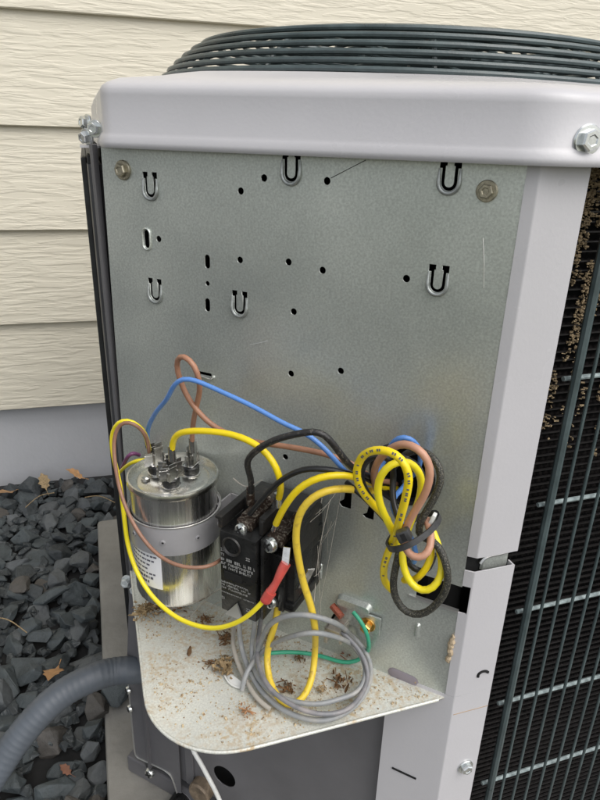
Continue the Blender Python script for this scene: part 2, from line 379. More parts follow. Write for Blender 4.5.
MB().box(WF, (-6, -.12, -.3), (8, 2.8, .0005)).build('sheathing', found, wall, smooth=0)

# concrete pad
pad = MB(); pad.box(I4, (-.262, -.25, GZ - .08), (.60, .80, PZ), .006, 2)
pad.build('equipment_pad', conc, tag(empty('concrete_pad', (.17, .27, GZ - .03)), 'weathered grey-brown concrete pad under the condenser', 'pad'), smooth=40)

# stones
def rock_mesh(seed):
    rnd = random.Random(seed); t = bmesh.new()
    for _ in range(15):
        v = Vector([rnd.gauss(0, 1) for _ in range(3)]).normalized() * rnd.uniform(.82, 1.05)
        t.verts.new((v.x * rnd.uniform(.9, 1.0), v.y * .78, v.z * .55))
    r = bmesh.ops.convex_hull(t, input=t.verts[:])
    bmesh.ops.delete(t, geom=list({g for g in r['geom_interior'] + r['geom_unused'] if isinstance(g, bmesh.types.BMVert)}), context='VERTS')
    bmesh.ops.dissolve_limit(t, angle_limit=R_(13), verts=t.verts[:], edges=t.edges[:])
    bmesh.ops.bevel(t, geom=t.edges[:], offset=.035, segments=1, affect='EDGES')
    bmesh.ops.triangulate(t, faces=t.faces[:])
    for v in t.verts: v.co += v.normal * .05 * noise.noise(v.co * 2.6 + Vector((seed, 0, 0)))
    me = bpy.data.meshes.new('stone'); t.to_mesh(me); t.free()
    me.materials.append(ROCKM[0]); return me
RM = []
for k in range(16):
    me = rock_mesh(100 + k); me.materials.clear(); me.materials.append(ROCKM[[0, 1, 2, 0, 1, 3][k % 6]]); RM.append(me)
gravel = MB().mesh([(-2.4, -.8, GZ - .006), (-.2, -.8, GZ - .006), (-.2, 1.3, GZ - .006), (-2.4, 1.3, GZ - .006)], [(0, 1, 2, 3)]).build('gravel_bed', soil, kind='structure', smooth=0)
cpos = Vector((-0.21861, -0.29600, 0.38268))
def put_rock(x, y, z, s, parent=gravel):
    o = bpy.data.objects.new('stone', random.choice(RM)); COL.objects.link(o); o.parent = parent
    o.location = Vector((x, y, z)) - WL[parent]; o.rotation_euler = (random.gauss(0, .35), random.gauss(0, .35), random.uniform(0, 6.28))
    o.scale = (s * random.uniform(.9, 1.25), s * random.uniform(.85, 1.1), s * random.uniform(.8, 1.15))
near, rest = [], []
cand = []
rr = random.Random(11)
y = -.20
while y < 1.04:
    x = -.215
    while x > -1.05:
        X, Y = x + rr.uniform(-.013, .013), y + rr.uniform(-.013, .013)
        if not (X > -.287 and Y < .82): cand.append((X, Y, rr.uniform(.000, .022), rr.choice((.021, .024, .026, .029, .033, .040))))
        x -= .0365
    y += .0365
for c in cand:
    vis = c[0] > -.70 and c[1] > .10
    (near if vis else rest).append(c)
near.sort(key=lambda c: -c[0]); rest += near[270:]; near = near[:270]
for X, Y, dz, s in near: put_rock(X, Y, GZ + dz, s)
put_rock(-.246, .36, PZ + .013, .026); put_rock(-.268, .345, PZ + .004, .028)
put_rock(-.283, .55, GZ + .035, .030); put_rock(-.280, .20, GZ + .030, .030)
for k in range(26): put_rock(-.276 + rr.uniform(-.006, .004), -.02 + k * .034, GZ + rr.uniform(.004, .018), rr.uniform(.015, .022))
b = MB()
for X, Y, dz, s in rest + [(-.06 * k - .3 + rr.uniform(-.02, .02), rr.uniform(-.75, .1), rr.uniform(-.005, .01), rr.uniform(.02, .034)) for k in range(0, 14) for _ in range(14)] + [(rr.uniform(-2.3, -1.05), rr.uniform(-.7, 1.0), rr.uniform(-.005, .01), rr.uniform(.02, .034)) for _ in range(700)]:
    t = bmesh.new(); t.from_mesh(rr.choice(RM)); bmesh.ops.transform(t, verts=t.verts, matrix=Matrix.Translation((X, Y, GZ + dz)) @ Matrix.Rotation(rr.uniform(0, 6), 4, 'Z') @ Matrix.Scale(s, 4)); b.merge(t)
b.build('loose_stones', ROCKM[1], gravel, smooth=0, kind='stuff')
# small fill chips between the stones
b = MB()
for _ in range(2200):
    X, Y = rr.uniform(-.8, -.27), rr.uniform(.0, 1.04); s = rr.uniform(.008, .018)
    t = bmesh.new(); t.from_mesh(rr.choice(RM)); bmesh.ops.transform(t, verts=t.verts, matrix=Matrix.Translation((X, Y, GZ + .002 + rr.uniform(-.006, .012))) @ Matrix.Rotation(rr.uniform(0, 6), 4, 'Z') @ Matrix.Scale(s, 4)); b.merge(t)
b.build('stone_chips', ROCKM[2], gravel, smooth=0, kind='stuff')

# ================================================================== CONDENSER UNIT
XL, XR, YB = -.2135, .465, .70
unit = empty('air_conditioner', (.14, .30, PZ), 'grey outdoor air conditioner with its corner wiring compartment open', 'air conditioner')

# zinc back panel of the compartment, with real holes
PU = -.2975
holes = []
RH = [(-0.17595, 0.34958), (-0.15850, 0.35842), (-0.11454, 0.35890), (-0.24571, 0.31272), (-0.20432, 0.28567), (-0.17700, 0.30504), (-0.13976, 0.30769), (-0.11512, 0.30509), (-0.13508, 0.27524), (-0.13605, 0.23095), (-0.09878, 0.24008), (-0.05958, 0.30636), (-0.13922, 0.16485)]
for i, c in enumerate(RH): holes.append(circle(c, .0023 if i != 4 else .0018, 16))
for c in [(-0.20393, 0.30102), (-0.20488, 0.27010)]: holes.append(slot(c, .0044, .0098))
holes.append(slot((-0.25646, 0.31174), .0050, .0130))
holes.append(rrect((-0.20907, 0.21658)[0] - .006, (-0.20907, 0.21658)[1] - .0012, (-0.20907, 0.21658)[0] + .006, (-0.20907, 0.21658)[1] + .0014, .0008))
HK = [((-0.09001, 0.14481), .010, .016), ((-0.07187, 0.13885), .009, .011)]
for c, w, h in HK: holes.append([(c[0] - w / 2, c[1] - h * .3), (c[0] - w / 2 + .003, c[1] - h / 2), (c[0] + w / 2, c[1] - h / 2), (c[0] + w / 2, c[1] + h / 2), (c[0], c[1] + h / 2), (c[0] - w * .1, c[1] - h * .1)])
GH = (-0.05006, 0.17574); holes.append(circle(GH, .021, 40))
# hanging tabs: U shaped slot with two square ends
TABS = [((-0.25036, 0.35779), 15.2), ((-0.13918, 0.37436), 15.6), ((-0.04031, 0.37357), 14.6), ((-0.25180, 0.28356), 15), ((-0.17766, 0.28374), 15), ((-0.04046, 0.31662), 14.6)]
def u_slot(c, w, h, ri, ro):
    """outline of the U slot: arms from the top, round bottom"""
    cx, ty = c; by = ty - h + ro; pts = []
    sq = .0016
    pts += [(cx - ro - sq, ty), (cx - ro - sq, ty - .0042), (cx - ro, ty - .0042)]
    for k in range(13): a = math.pi + math.pi * k / 12; pts.append((cx + ro * math.cos(a), by + ro * math.sin(a)))
    pts += [(cx + ro, ty - .0042), (cx + ro + sq, ty - .0042), (cx + ro + sq, ty), (cx + ri - .0008, ty), (cx + ri - .0008, ty - .003), (cx + ri, ty - .003)]
    for k in range(13): a = -math.pi * k / 12; pts.append((cx + ri * math.cos(a), by + ri * math.sin(a)))
    pts += [(cx - ri, ty - .003), (cx - ri + .0008, ty - .003), (cx - ri + .0008, ty)]
    return pts
for c, w in TABS:
    k = w / 15.; holes.append(u_slot(c, 0, .0165 * k, .0027 * k, .0046 * k))
panel = MB(); panel.plate(PF, [(-.3005, -.004), (.0, -.004), (.0, .081), (-.031, .081), (-.031, .1015), (.0, .1015), (.0, .378), (-.2930, .378)], holes, .0011)
panel = panel.build('control_panel', zinc, unit, smooth=0, label='bare zinc back panel with punched holes and hanging tabs')
MB().box(PF, (-.036, .0795, -.0016), (.0, .0812, .0012)).build('cut_edge', edge_metal, panel, smooth=0)
for c, w in TABS:                                   # raised rim round each U slot
    k = w / 15.; b = MB(); ro = .0060 * k; by = c[1] - .0165 * k + .0046 * k; pts = []
    pts.append(L(c[0] - ro, c[1] - .0045, .0)); pts.append(L(c[0] - ro, by + .001, .0006))
    for q in range(13): a = math.pi + math.pi * q / 12; pts.append(L(c[0] + ro * math.cos(a), by + ro * math.sin(a), .0008))
    pts.append(L(c[0] + ro, by + .001, .0006)); pts.append(L(c[0] + ro, c[1] - .0045, .0))
    b.tube(pts, [.0006] + [.00125] * (len(pts) - 2) + [.0006], 8)
    # tongue, dished slightly behind the sheet
    b.build('hanging_tab', tab_m, panel, smooth=60)
for c in [(-0.25646, 0.31174)]:
    b = MB(); p = [L(x, y, .0004) for x, y in slot(c, .0068, .0150)]; b.tube(p, .0009, 6, closed=True); b.build('slot_rim', zinc, panel, smooth=60)
c = (-0.20453, 0.21666)
MB().tube([L(c[0] - .008, c[1] - .002, .001), L(c[0] + .001, c[1] - .0026, .0018), L(c[0] + .003, c[1] - .0010, .001)], .0010, 6).build('slot_lip', edge_metal, panel, smooth=60)
hex_bolt(panel, L(*(-0.27369, 0.35805), .0004), NN, .0068, dull_bolt, label='dull tan hex bolt at the upper left')
hex_bolt(panel, L(*(-0.01910, 0.35872), .0004), NN, .0058, dull_bolt, label='tarnished hex bolt at the upper right')
# pressed details low on the panel
def pressed(c, w, h, name, m, d=.0012, ang=0.0):
    b = MB(); o = slot(c, w, h, 10, ang); i = slot(c, w - .003, h - .003, 10, ang)
    n = len(o); b.mesh([L(x, y, .0001) for x, y in o] + [L(x, y, d) for x, y in i], [(k, (k + 1) % n, n + (k + 1) % n, n + k) for k in range(n)] + [tuple(range(n, 2 * n))])
    return b.build(name, m, panel, smooth=50)
pressed((-0.02661, 0.05208), .0042, .0135, 'pressed_rib', zinc, .002)
pressed((-0.10686, 0.07433), .0040, .0150, 'pressed_rib', zinc, .002)
pressed((-0.03311, 0.00305), .0245, .0100, 'knockout', leaf_purple, .0008, -.05)
pressed((-0.07643, 0.05608), .0290, .0090, 'pressed_rib', zinc, .005)
# cavity behind, closed box so nothing shows through
pl = lambda pts, z0, z1: MB().extrude_profile(pts, z0, z1)
d = .018
pl([(XL + .006, .2405), (-.004, .0365), (XR - .01, .0365), (XR - .01, YB - .01), (XL + .006, YB - .01)], -.27, .385).build('cabinet_core', void, unit, smooth=0)
# left corner post of the compartment and the side guard behind it
MB().extrude_profile([(XL - .0015, .2155), (XL + .0005, .2125), (XL + .004, .2170), (XL + .004, .232), (XL - .0015, .232)], -.27, .374).build('left_post', paint_shaded, unit, smooth=0)
b = MB(); b.box(I4, (XL - .004, .236, -.262), (XL + .003, YB - .02, .366), .001)
b.box(I4, (XL - .0085, .25, -.25), (XL - .004, YB - .03, .364), .001)
b.build('side_guard', black_paint, unit, smooth=0)

# corner post: light front face, rounded corner, return into the compartment
def post_outline(ret=.0, notch=False):
    FY = -.0045; pts = [(.0365, FY)]
    a0, a1 = -90, -135; r = .0022; cx, cy = .0052 + .0006, FY + r
    for k in range(7): a = R_(a0 + (a1 - a0) * k / 6); pts.append((cx + r * math.cos(a), cy + r * math.sin(a)))
    if not notch: q0 = L(.0005, 0, .0004); pts.append((q0.x, q0.y))
    if notch: pass
    else: q = Vector((*pts[-1], 0)) - UX * ret; pts.append((q.x, q.y))
    return [(.0365, .002)] + pts + [(pts[-1][0] + .0009, pts[-1][1] + .0009)] + [(x + .0005, y + .0012) for x, y in pts[::-1][1:-1]] + [(.0353, FY + .0012), (.0353, .002)]
post = empty('corner_post', (.02, .01, -.27), parent=unit)
MB().extrude_profile(post_outline(ret=.0006), .1275, .378).build('upper_post', paint, post, smooth=30)
b = MB(); b.extrude_profile(post_outline(ret=.0006), .0030, .0800); b.extrude_profile(post_outline(notch=True), .0800, .1030); b.extrude_profile(post_outline(ret=.0006), .1030, .1158)
b.build('middle_post', paint, post, smooth=30)
MB().extrude_profile(post_outline(ret=.0445), -.27, .0028).build('lower_post', paint, post, smooth=30)
# bent lip round the gap and the galvanised bracket seen inside it
MB().box(I4, (.0015, .0035, .108), (.0345, .014, .136)).build('gap_cavity', void, post, smooth=0)
MB().extrude_profile([(.015, .0012), (.034, .0012), (.034, .0026), (.0135, .0026)], .112, .1235).build('gap_bracket', zinc, post, smooth=0)
MB().tube(spline([(.034, .001, .1245), (.026, .001, .1225), (.019, .001, .1238), (.0145, .001, .1215), (.0125, .001, .1180)]), .0014, 6).build('bracket_lip', edge_metal, post)
cs = Vector((0.02659, -0.00460, 0.01965)); b = MB(); b.tube(spline([cs + Vector(v) for v in ((-.004, 0, -.0015), (-.0045, 0, .0012), (-.002, 0, .0028), (.002, 0, .0026), (.0042, 0, .0006))], .001), .0011, 8)
b.build('curled_slot', void, post)
hex_bolt(post, Vector((0.02563, -0.00450, -0.07767)) + Vector((0, -.0003, 0)), (0, -1, 0), .0066, steel, label='bright zinc hex bolt low on the post')
MB().box(FF, (.0065, -.0155, .0040), (.0362, -.0149, .0047)).build('seam', mat('rust_line', (.42, .30, .20), .7), post, smooth=0)
MB().box(PF, (-.033, -.0965, -.0012), (-.0125, -.0950, .0012)).build('slit', void, post, smooth=0)
b = MB()
rq = random.Random(6); b.tube([L(-.0012 + rq.gauss(0, .0005), .034 + k * .0022, .0012) for k in range(13)], [.0006] + [rq.uniform(.0010, .0026) for _ in range(11)] + [.0005], 7)
b.build('caulk_residue', mat('tan_residue', (.42, .33, .22), .9, 0, .3, 400), post, smooth=0, kind='stuff')

# shelf: the corner triangle, with a rounded outer corner
sh = [(XL, .2135), (XL, .065)]
cx, cy, r = XL + .062, .062, .062
for k in range(1, 14): a = R_(180 + 90 * k / 14); sh.append((cx + r * math.cos(a), cy + r * math.sin(a)))
sh += [(XL + .064, -.0003), (-.006, -.0003), (.0, .0)]
SF = Matrix.Identity(4)
shelf = MB(); shelf.plate(SF, sh, [], .0014); shelf = shelf.build('shelf', shelf_zinc, unit, smooth=0, label='dusty zinc shelf under the capacitor and contactor')
# rolled hem of the shelf
MB().tube([Vector((x, y, -.0006)) for x, y in sh[:-1]], .0013, 8).build('hem', shelf_zinc, shelf, smooth=60)

# lower panels under the shelf
LW = -.008
b = MB(); vh = (-0.20342, -0.21946)
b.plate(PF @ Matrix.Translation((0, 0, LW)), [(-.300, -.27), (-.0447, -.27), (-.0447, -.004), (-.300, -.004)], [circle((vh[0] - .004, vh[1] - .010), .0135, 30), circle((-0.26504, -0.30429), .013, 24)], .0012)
low = b.build('lower_panel', paint_shaded, unit, smooth=0, label='lower panel, its grey darkened for the shade of the shelf')
fl = [(-.329, -.004), (-.296, -.004), (-.262, -.235), (-.262, -.285), (-.266, -.288), (-.272, -.278), (-.279, -.263), (-.322, -.2655), (-.326, -.262)]
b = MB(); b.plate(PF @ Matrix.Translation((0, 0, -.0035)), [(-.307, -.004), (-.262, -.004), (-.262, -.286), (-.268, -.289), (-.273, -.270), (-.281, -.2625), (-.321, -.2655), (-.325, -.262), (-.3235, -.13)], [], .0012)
flap = b.build('cover_flap', paint_shaded, unit, smooth=0)
MB().tube(spline([L(-.3235, -.130, -.003), L(-.3245, -.20, -.003), L(-.325, -.255, -.003), L(-.3235, -.2650, -.003), L(-.318, -.2660, -.003), L(-.282, -.2625, -.003), L(-.273, -.2690, -.003), L(-.268, -.2885, -.003)], .003), .0009, 6).build('flap_edge', edge_metal, flap)
b = MB(); b.extrude_profile([(XL - .0045, .236), (XL - .0035, .230), (-.17, .200), (-.17, .30), (XL - .0045, .30)], -.300, .36); b.build('base_side', mat('black_brown_side', (.055, .055, .058), .5, 0, .2, 30), unit, smooth=0)
MB().box(PF, (-.345, -.3095, -.03), (.0, -.285, -.009), .002).build('base_rim', paint_shaded, unit, smooth=0)
MB().box(PF, (-.256, -.268, LW + .0004), (-.246, -.005, LW + .0022), .0004).build('pressed_crease', paint_shaded, low, smooth=0)
pan_screw(flap, L(-.3045, -.2795, -.004), NN, .0060, steel)
for q in ((-.3235, -.165), (-.3240, -.192)): pan_screw(flap, L(*q, -.003), (-1, -.35, 0), .0042, steel)
vc = (-0.23355, -0.26047)
MB().lathe(at(PF, (vc[0], vc[1], LW)), [(0, 0), (.013, 0), (.013, .010), (.0115, .012), (.003, .012), (0, .0105)], 24).build('valve_cap', old_brass, low)
MB().lathe(at(PF, (*(-0.26504, -0.30429), LW)), [(0, 0), (.012, 0), (.012, .020), (.0100, .022), (0, .022)], 24).build('line_grommet', black_plastic, low)
# small screws beside the capacitor
hex_bolt(unit, L((-0.29651, -0.01779)[0], (-0.29651, -0.01779)[1], .0), NN, .0062, nylon, 'screw', h=.8)
hex_bolt(unit, Vector((XL - .004, .228, (-0.31682, -0.02231)[1] + .0)), (-.6, -.9, .2), .0064, nylon, 'screw', h=.8)

# top cover -----------------------------------------------------------------
def rounded(poly, r, n=10):
    out = []; N = len(poly)
    for i in range(N):
        p, a, c = Vector(poly[i]), Vector(poly[i - 1]), Vector(poly[(i + 1) % N])
        d0, d1 = (a - p).normalized(), (c - p).normalized(); ang = d0.angle(d1); t = r[i] / math.tan(ang / 2)
        s0, s1 = p + d0 * t, p + d1 * t
        for k in range(n + 1):
            u = k / n; out.append(s0.lerp(p, u).lerp(p.lerp(s1, u), u))
    return out
OV = .0135
poly = [(XL - .002, YB), (XL - .002, .2135 - .004), (.0 - .0045, -OV), (XR, -OV), (XR, YB)]
top_out = rounded([(XL + .0080, YB + .01), (XL + .0080, .2135 - .0195), (.003, -OV), (XR + .01, -OV), (XR + .01, YB + .01)], [.05, .022, .045, .05, .05], 14)
# subdivide the long runs so the ramp to the round opening stays smooth
dn = []
for i, p in enumerate(top_out):
    q = top_out[(i + 1) % len(top_out)]; k = max(1, int((q - p).length / .02))
    for j in range(k): dn.append(p.lerp(q, j / k))
top_out = dn; FC = Vector((.1255, .392)); FR = .262
nrm = []
for i in range(len(top_out)):
    tn = (top_out[(i + 1) % len(top_out)] - top_out[i - 1]).normalized(); nn = Vector((-tn.y, tn.x))
    if nn.dot(FC - top_out[i]) < 0: nn = -nn
    nrm.append(nn)
prof = [(.0032, .3700), (-.0018, .3698), (-.0030, .3712), (-.0030, .3736), (-.0012, .3775), (.0004, .3795), (.0004, .4010), (.0008, .4040), (.0024, .4064), (.0055, .4084), (.014, .4112)]
rows = [[(top_out[i] + nrm[i] * d_).to_3d() + Vector((0, 0, z)) for i in range(len(top_out))] for d_, z in prof]
rim = []
for i in range(len(top_out)):
    dd = (top_out[i] - FC); rim.append(dd.normalized())
for f_, z in ((.35, .4155), (.7, .4215), (1.0, .4240)):
    rows.append([((top_out[i] + nrm[i] * .014).lerp(FC + rim[i] * FR, f_)).to_3d() + Vector((0, 0, z)) for i in range(len(top_out))])
rows.append([(FC + rim[i] * (FR - .006)).to_3d() + Vector((0, 0, .420)) for i in range(len(top_out))])
rows.append([(FC + rim[i] * (FR - .008)).to_3d() + Vector((0, 0, .36)) for i in range(len(top_out))])
b = MB(); n = len(top_out); vs = [v for r_ in rows for v in r_]
b.mesh(vs, [(k * n + i, k * n + (i + 1) % n, (k + 1) * n + (i + 1) % n, (k + 1) * n + i) for k in range(len(rows) - 1) for i in range(n)])
for v in b.b.verts:                                  # the pressed top leans down a little towards the coil side
    u_ = Vector((v.co.x, v.co.y, 0)).dot(UX); k_ = max(0, min(1, (v.co.z - .372) / .045))
    v.co.z += .0028 + k_ * .024 * max(-.35, min(.35, -.13 - u_))
cover = b.build('top_cover', paint, unit, smooth=50, label='pale grey painted top cover with rounded corners')
cb = Vector((0.02271, -0.01380, 0.38516))
hex_bolt(cover, cb + Vector((0, .0006, 0)), (-.1, -1, 0), .0078, steel, label='bright hex bolt on the cover above the coil')
for q, ax in (((XL - .001, .250, .3885), (-1, -.5, .1)), ((XL + .004, .238, .3845), (-.5, -1, 0)), ((XL - .002, .246, .3790), (-.8, -.6, -.2))):
    hex_bolt(cover, q, ax, .0062, steel, h=.7)
MB().box(I4, (XL - .008, .226, .3715), (XL + .010, .300, .3730)).build('side_lip', paint, cover, smooth=0)

# fan guard: stacked hoops and an inward spiral of wire
guard = empty('fan_guard', (FC.x, FC.y, .42), parent=unit)
TILT = lambda p: p + Vector((0, 0, .022 * max(-.35, min(.35, -.13 - p.dot(UX)))))
def hoop(r, z, rad, n=120):
    return MB().tube([TILT(Vector((FC.x + r * math.cos(2 * math.pi * i / n), FC.y + r * math.sin(2 * math.pi * i / n), z))) for i in range(n)], rad, 8, closed=True)
GZR = [(.2680, .4225), (.2635, .4288), (.2575, .4350), (.2505, .4415), (.2425, .4480), (.2335, .4545), (.2235, .4605)]
for r_, z in GZR: hoop(r_, z, .0023).build('ring', wire_coat, guard)
for k in range(14): hoop(.2100 - k * .0140, .4630 + .0012 * min(k, 4), .0022, 90).build('ring', wire_coat, guard)
for k in range(12):
    a = 2 * math.pi * k / 12 + .12
    dv = Vector((math.cos(a), math.sin(a), 0)); c0 = Vector((FC.x, FC.y, 0))
    p = [c0 + dv * .263 + Vector((0, 0, .418)), c0 + dv * .2530 + Vector((0, 0, .432)), c0 + dv * .240 + Vector((0, 0, .444)), c0 + dv * .2200 + Vector((0, 0, .4565)), c0 + dv * .20 + Vector((0, 0, .4600)), c0 + dv * .06 + Vector((0, 0, .464))]
    MB().tube([TILT(v) for v in spline(p, .01)], .0018, 6).build('spoke', wire_coat, guard)
b = MB(); m_ = 900; b.tube([Vector((FC.x + (.2665 + .0022 * math.cos(i * .55)) * math.cos(R_(-110 + 70 * i / m_)), FC.y + (.2665 + .0022 * math.cos(i * .55)) * math.sin(R_(-110 + 70 * i / m_)), .4175 + .0022 * math.sin(i * .55))) for i in range(m_)], .0011, 5)
b.build('ring_highlight_coil', bar_coat, guard)  # pale helix put in for the beaded highlights on the lowest ring
b = MB(); b.lathe(Matrix.Translation((FC.x, FC.y, .30)), [(0, 0), (.07, 0), (.07, .05), (.05, .06), (0, .06)], 32)
b.build('fan_motor', black_plastic, unit)
for k in range(4):
    a0 = k * math.pi / 2 + .5; vs = []
    for t_, rr_, z in ((0, .06, .33), (.7, .06, .345), (0, .24, .325), (.55, .24, .345)): vs.append(Vector((FC.x + rr_ * math.cos(a0 + t_), FC.y + rr_ * math.sin(a0 + t_), z)))
    vs += [v + Vector((0, 0, -.003)) for v in vs]
    MB().mesh(vs, [(0, 1, 3, 2), (4, 5, 7, 6), (0, 1, 5, 4), (1, 3, 7, 5), (3, 2, 6, 7), (2, 0, 4, 6)]).build('fan_blade', black_paint, unit, smooth=0)
MB().lathe(Matrix.Translation((FC.x, FC.y, 0)), [(.253, .419), (.253, .386), (0, .386)], 64).build('fan_shroud', void, unit)

# coil with fins, and the wire guard in front of it
b = MB(); x = .030; k = 0; vs = []; 
while x < XR - .012:
    vs += [Vector((x, .030 if k % 2 else .0262, -.27)), Vector((x, .030 if k % 2 else .0262, .372))]; x += .0013; k += 1
b.mesh(vs, [(2 * i, 2 * i + 2, 2 * i + 3, 2 * i + 1) for i in range(k - 1)])
coil = b.build('coil_fins', coil_m, unit, smooth=0)
b = MB()
for k in range(108): z = -.262 + k * .0059; b.box(I4, (.030, .0250, z), (XR - .012, .0268, z + .0009))
b.build('fin_row_edges', mat('fin_edges', (.022, .020, .020), .5, .3, .5, 200), coil, smooth=0)
b = MB(); rd = random.Random(5)
for _ in range(11000):
    z = .376 - abs(rd.gauss(0, .085)) ; x = .040 + rd.random() ** 1.4 * .12
    if z < .17 or noise.noise(Vector((x * 110, z * 16, 0))) + .5 * noise.noise(Vector((x * 400, z * 60, 3))) < -.02 + max(0, .30 - z) * 3.0 - max(0, z - .33) * 4: continue
    s = rd.uniform(.0004, .0013); p = Vector((x, .0248 - rd.random() * .002, z))
    b.box(to_axis(p, (rd.gauss(0, 1), rd.gauss(0, 1), rd.gauss(0, 1))), (-s, -s * .5, -s * .3), (s * rd.uniform(.6, 1.8), s * .5, s * .3))
b.build('dust_mat', coil_dust, coil, smooth=0, kind='stuff')
wg = empty('wire_guard', (.25, .01, -.27), parent=unit)
def vwire(x, rad, y=.0075, wob=0): MB().tube([Vector((x, y, -.268)), Vector((x, y, .05)), Vector((x, y, .372))], rad, 8).build('upright_wire', wire_coat, wg)
vwire(.0655, .0030, .0065)
x = .0793
while x < XR - .02: vwire(x, .0012); x += .01405
for k in range(7):
    z = .2440 - .0945 * k
    MB().tube([Vector((.0610, .0125, z)), Vector((.25, .0125, z)), Vector((XR - .012, .0125, z))], .0017, 8).build('cross_bar', bar_coat, wg)
MB().extrude_profile([(XR - .012, -.001), (XR, -.001), (XR, YB), (XR - .012, YB)], -.27, .37).build('right_post', paint, unit, smooth=0)
MB().box(I4, (XL, YB - .01, -.27), (XR, YB, .37)).build('back_panel', paint, unit, smooth=0)
MB().box(I4, (.01, -.001, -.305), (XR, .03, -.262), .003).build('base_pan', paint_low, unit, smooth=0)

# ================================================================== CAPACITOR
CU, CW, CR = -.2150, .0365, .0338
CZ0, CZ1 = .048, .147
cc = L(CU, 0, CW); cf = Matrix.Translation(cc)
cap = empty('capacitor', cc + Vector((0, 0, CZ0)), 'silver round run capacitor strapped upright at the left of the compartment', 'capacitor')
r = CR
b = MB(); b.lathe(cf, [(0, CZ0), (r * .90, CZ0), (r * .965, CZ0 + .0012), (r * .985, CZ0 + .004), (r * .985, CZ1 - .030), (r * .965, CZ1 - .0285), (r * .965, CZ1 - .004)], 72)
can = b.build('can', alu, cap, smooth=50)
b = MB(); b.lathe(cf, [(r * .965, CZ1 - .0045), (r * 1.0, CZ1 - .0038), (r * 1.02, CZ1 - .0015), (r * 1.0, CZ1 + .0008), (r * .965, CZ1 + .0010), (r * .95, CZ1 - .0008), (r * .945, CZ1 - .0030), (r * .80, CZ1 - .0032), (r * .74, CZ1 - .0018), (r * .30, CZ1 - .0012), (0, CZ1 - .0012)], 72)
b.build('lid', alu_top, cap, smooth=35)
# strap with punched eyelets; its ends meet the panel
BZ0, BZ1 = .0985, .1215
b = MB(); b.lathe(cf, [(r * .995, BZ0), (r * 1.045, BZ0), (r * 1.045, BZ1), (r * .995, BZ1)], 72); 
b.box(PF, (CU + .028, BZ0 + .001, .0008), (CU + .048, BZ1 - .001, .002))
b.box(PF, (CU + .0275, BZ0 + .001, .001), (CU + .0288, BZ1 - .001, .026))
strap = b.build('strap', band_m, cap, smooth=35)
MB().lathe(cf, [(r * 1.03, BZ1 - .0002), (r * 1.05, BZ1 - .0002), (r * 1.05, BZ1 + .0008), (r * 1.03, BZ1 + .0008)], 72).build('strap_edge', edge_metal, strap)
for a in (205, 248, 290, 328):
    dv = Vector((math.cos(R_(a)), math.sin(R_(a)), 0)); p = cc + dv * r * 1.044 + Vector((0, 0, (BZ0 + BZ1) / 2))
    e = MB(); e.lathe(to_axis(p, dv), [(.0010, .0008), (.0018, .0007), (.0021, 0), (.0021, -.0004)], 14); e.build('eyelet', band_m, strap)
    MB().lathe(to_axis(p, dv), [(0, .0003), (.0009, .0003), (.0009, 0)], 12).build('eyelet_hole', void, strap)
# label wrapped round the left of the can
def wrap(a0, a1, z0, z1, rad, n=16, z1b=None):
    vs = []
    for i in range(n + 1):
        a = R_(a0 + (a1 - a0) * i / n); dv = Vector((math.cos(a), math.sin(a), 0)) * rad
        vs += [cc + dv + Vector((0, 0, z0)), cc + dv + Vector((0, 0, z1))]
    return vs, [(2 * i, 2 * i + 2, 2 * i + 3, 2 * i + 1) for i in range(n)]
b = MB(); b.mesh(*wrap(150, 243, .066, .0984, r * .992)); lab = b.build('label', label_m, cap)
b = MB(); rl = random.Random(3)
for row in range(7):
    z = .0935 - row * .0040; a = 178 + (3 if row % 3 else 0); end = 236 - (row * 5 % 17)
    while a < end:
        w_ = rl.uniform(1.5, 5.5); b.mesh(*wrap(a, a + w_, z, z + (.0015 if row not in (5, 6) else .0022), r * .996, 3)); a += w_ + rl.uniform(.8, 2)
b.build('label_print', ink, lab, smooth=0)
# terminals
def terminal(px_u, px_w, tabs, name='terminal'):
    base = L(px_u, CZ1 - .0012, px_w)
    t = MB(); t.lathe(Matrix.Translation(base), [(0, 0), (.0072, 0), (.0072, .0008), (.0060, .0014), (0, .0014)], 20); t = t.build(name, spade_m, cap)
    MB().lathe(Matrix.Translation(base), [(.0058, .001), (.0066, .0022), (.0066, .0062), (.0058, .0070), (0, .0070)], 20).build('insulator', black_plastic, t)
    for (du, dw, rot, h) in tabs:
        h *= 1.3
        fr = Matrix.Translation(base + L(du, .0065, dw)) @ Matrix.Rotation(rot, 4, 'Z')
        q = MB(); q.box(fr, (-.0038, -.0004, 0), (.0038, .0004, h * .82), .0002, 1); q.box(fr, (-.0030, -.00035, h * .8), (.0030, .00035, h)); 
        q.box(fr, (-.0043, -.0014, .001), (-.0035, .0014, h * .55)); q.box(fr, (.0035, -.0014, .001), (.0043, .0014, h * .55)); q.build('spade_tab', spade_m, t, smooth=0)
    q = MB(); q.box(Matrix.Translation(base + L(0, .0070, 0)) @ Matrix.Rotation(tabs[0][2], 4, 'Z'), (-.0052, -.0042, 0), (.0052, .0042, .0011), .0003, 1); q.build('tab_plate', spade_m, t, smooth=0)
    return base
t1 = terminal(CU - .0135, CW + .002, [(-.004, -.002, .3, .0125), (.0035, .001, .5, .0150), (-.002, .005, 0, .0085)])
t2 = terminal(CU + .0080, CW + .0125, [(-.0045, .003, -.3, .0100), (.0045, .003, .6, .0105), (-.0035, -.004, .2, .0125), (.0045, -.003, .4, .0120), (0, .0062, 0, .0080)])
t3 = terminal(CU + .0095, CW - .0095, [(.000, .001, .9, .0135), (.0034, -.001, .9, .0150)])
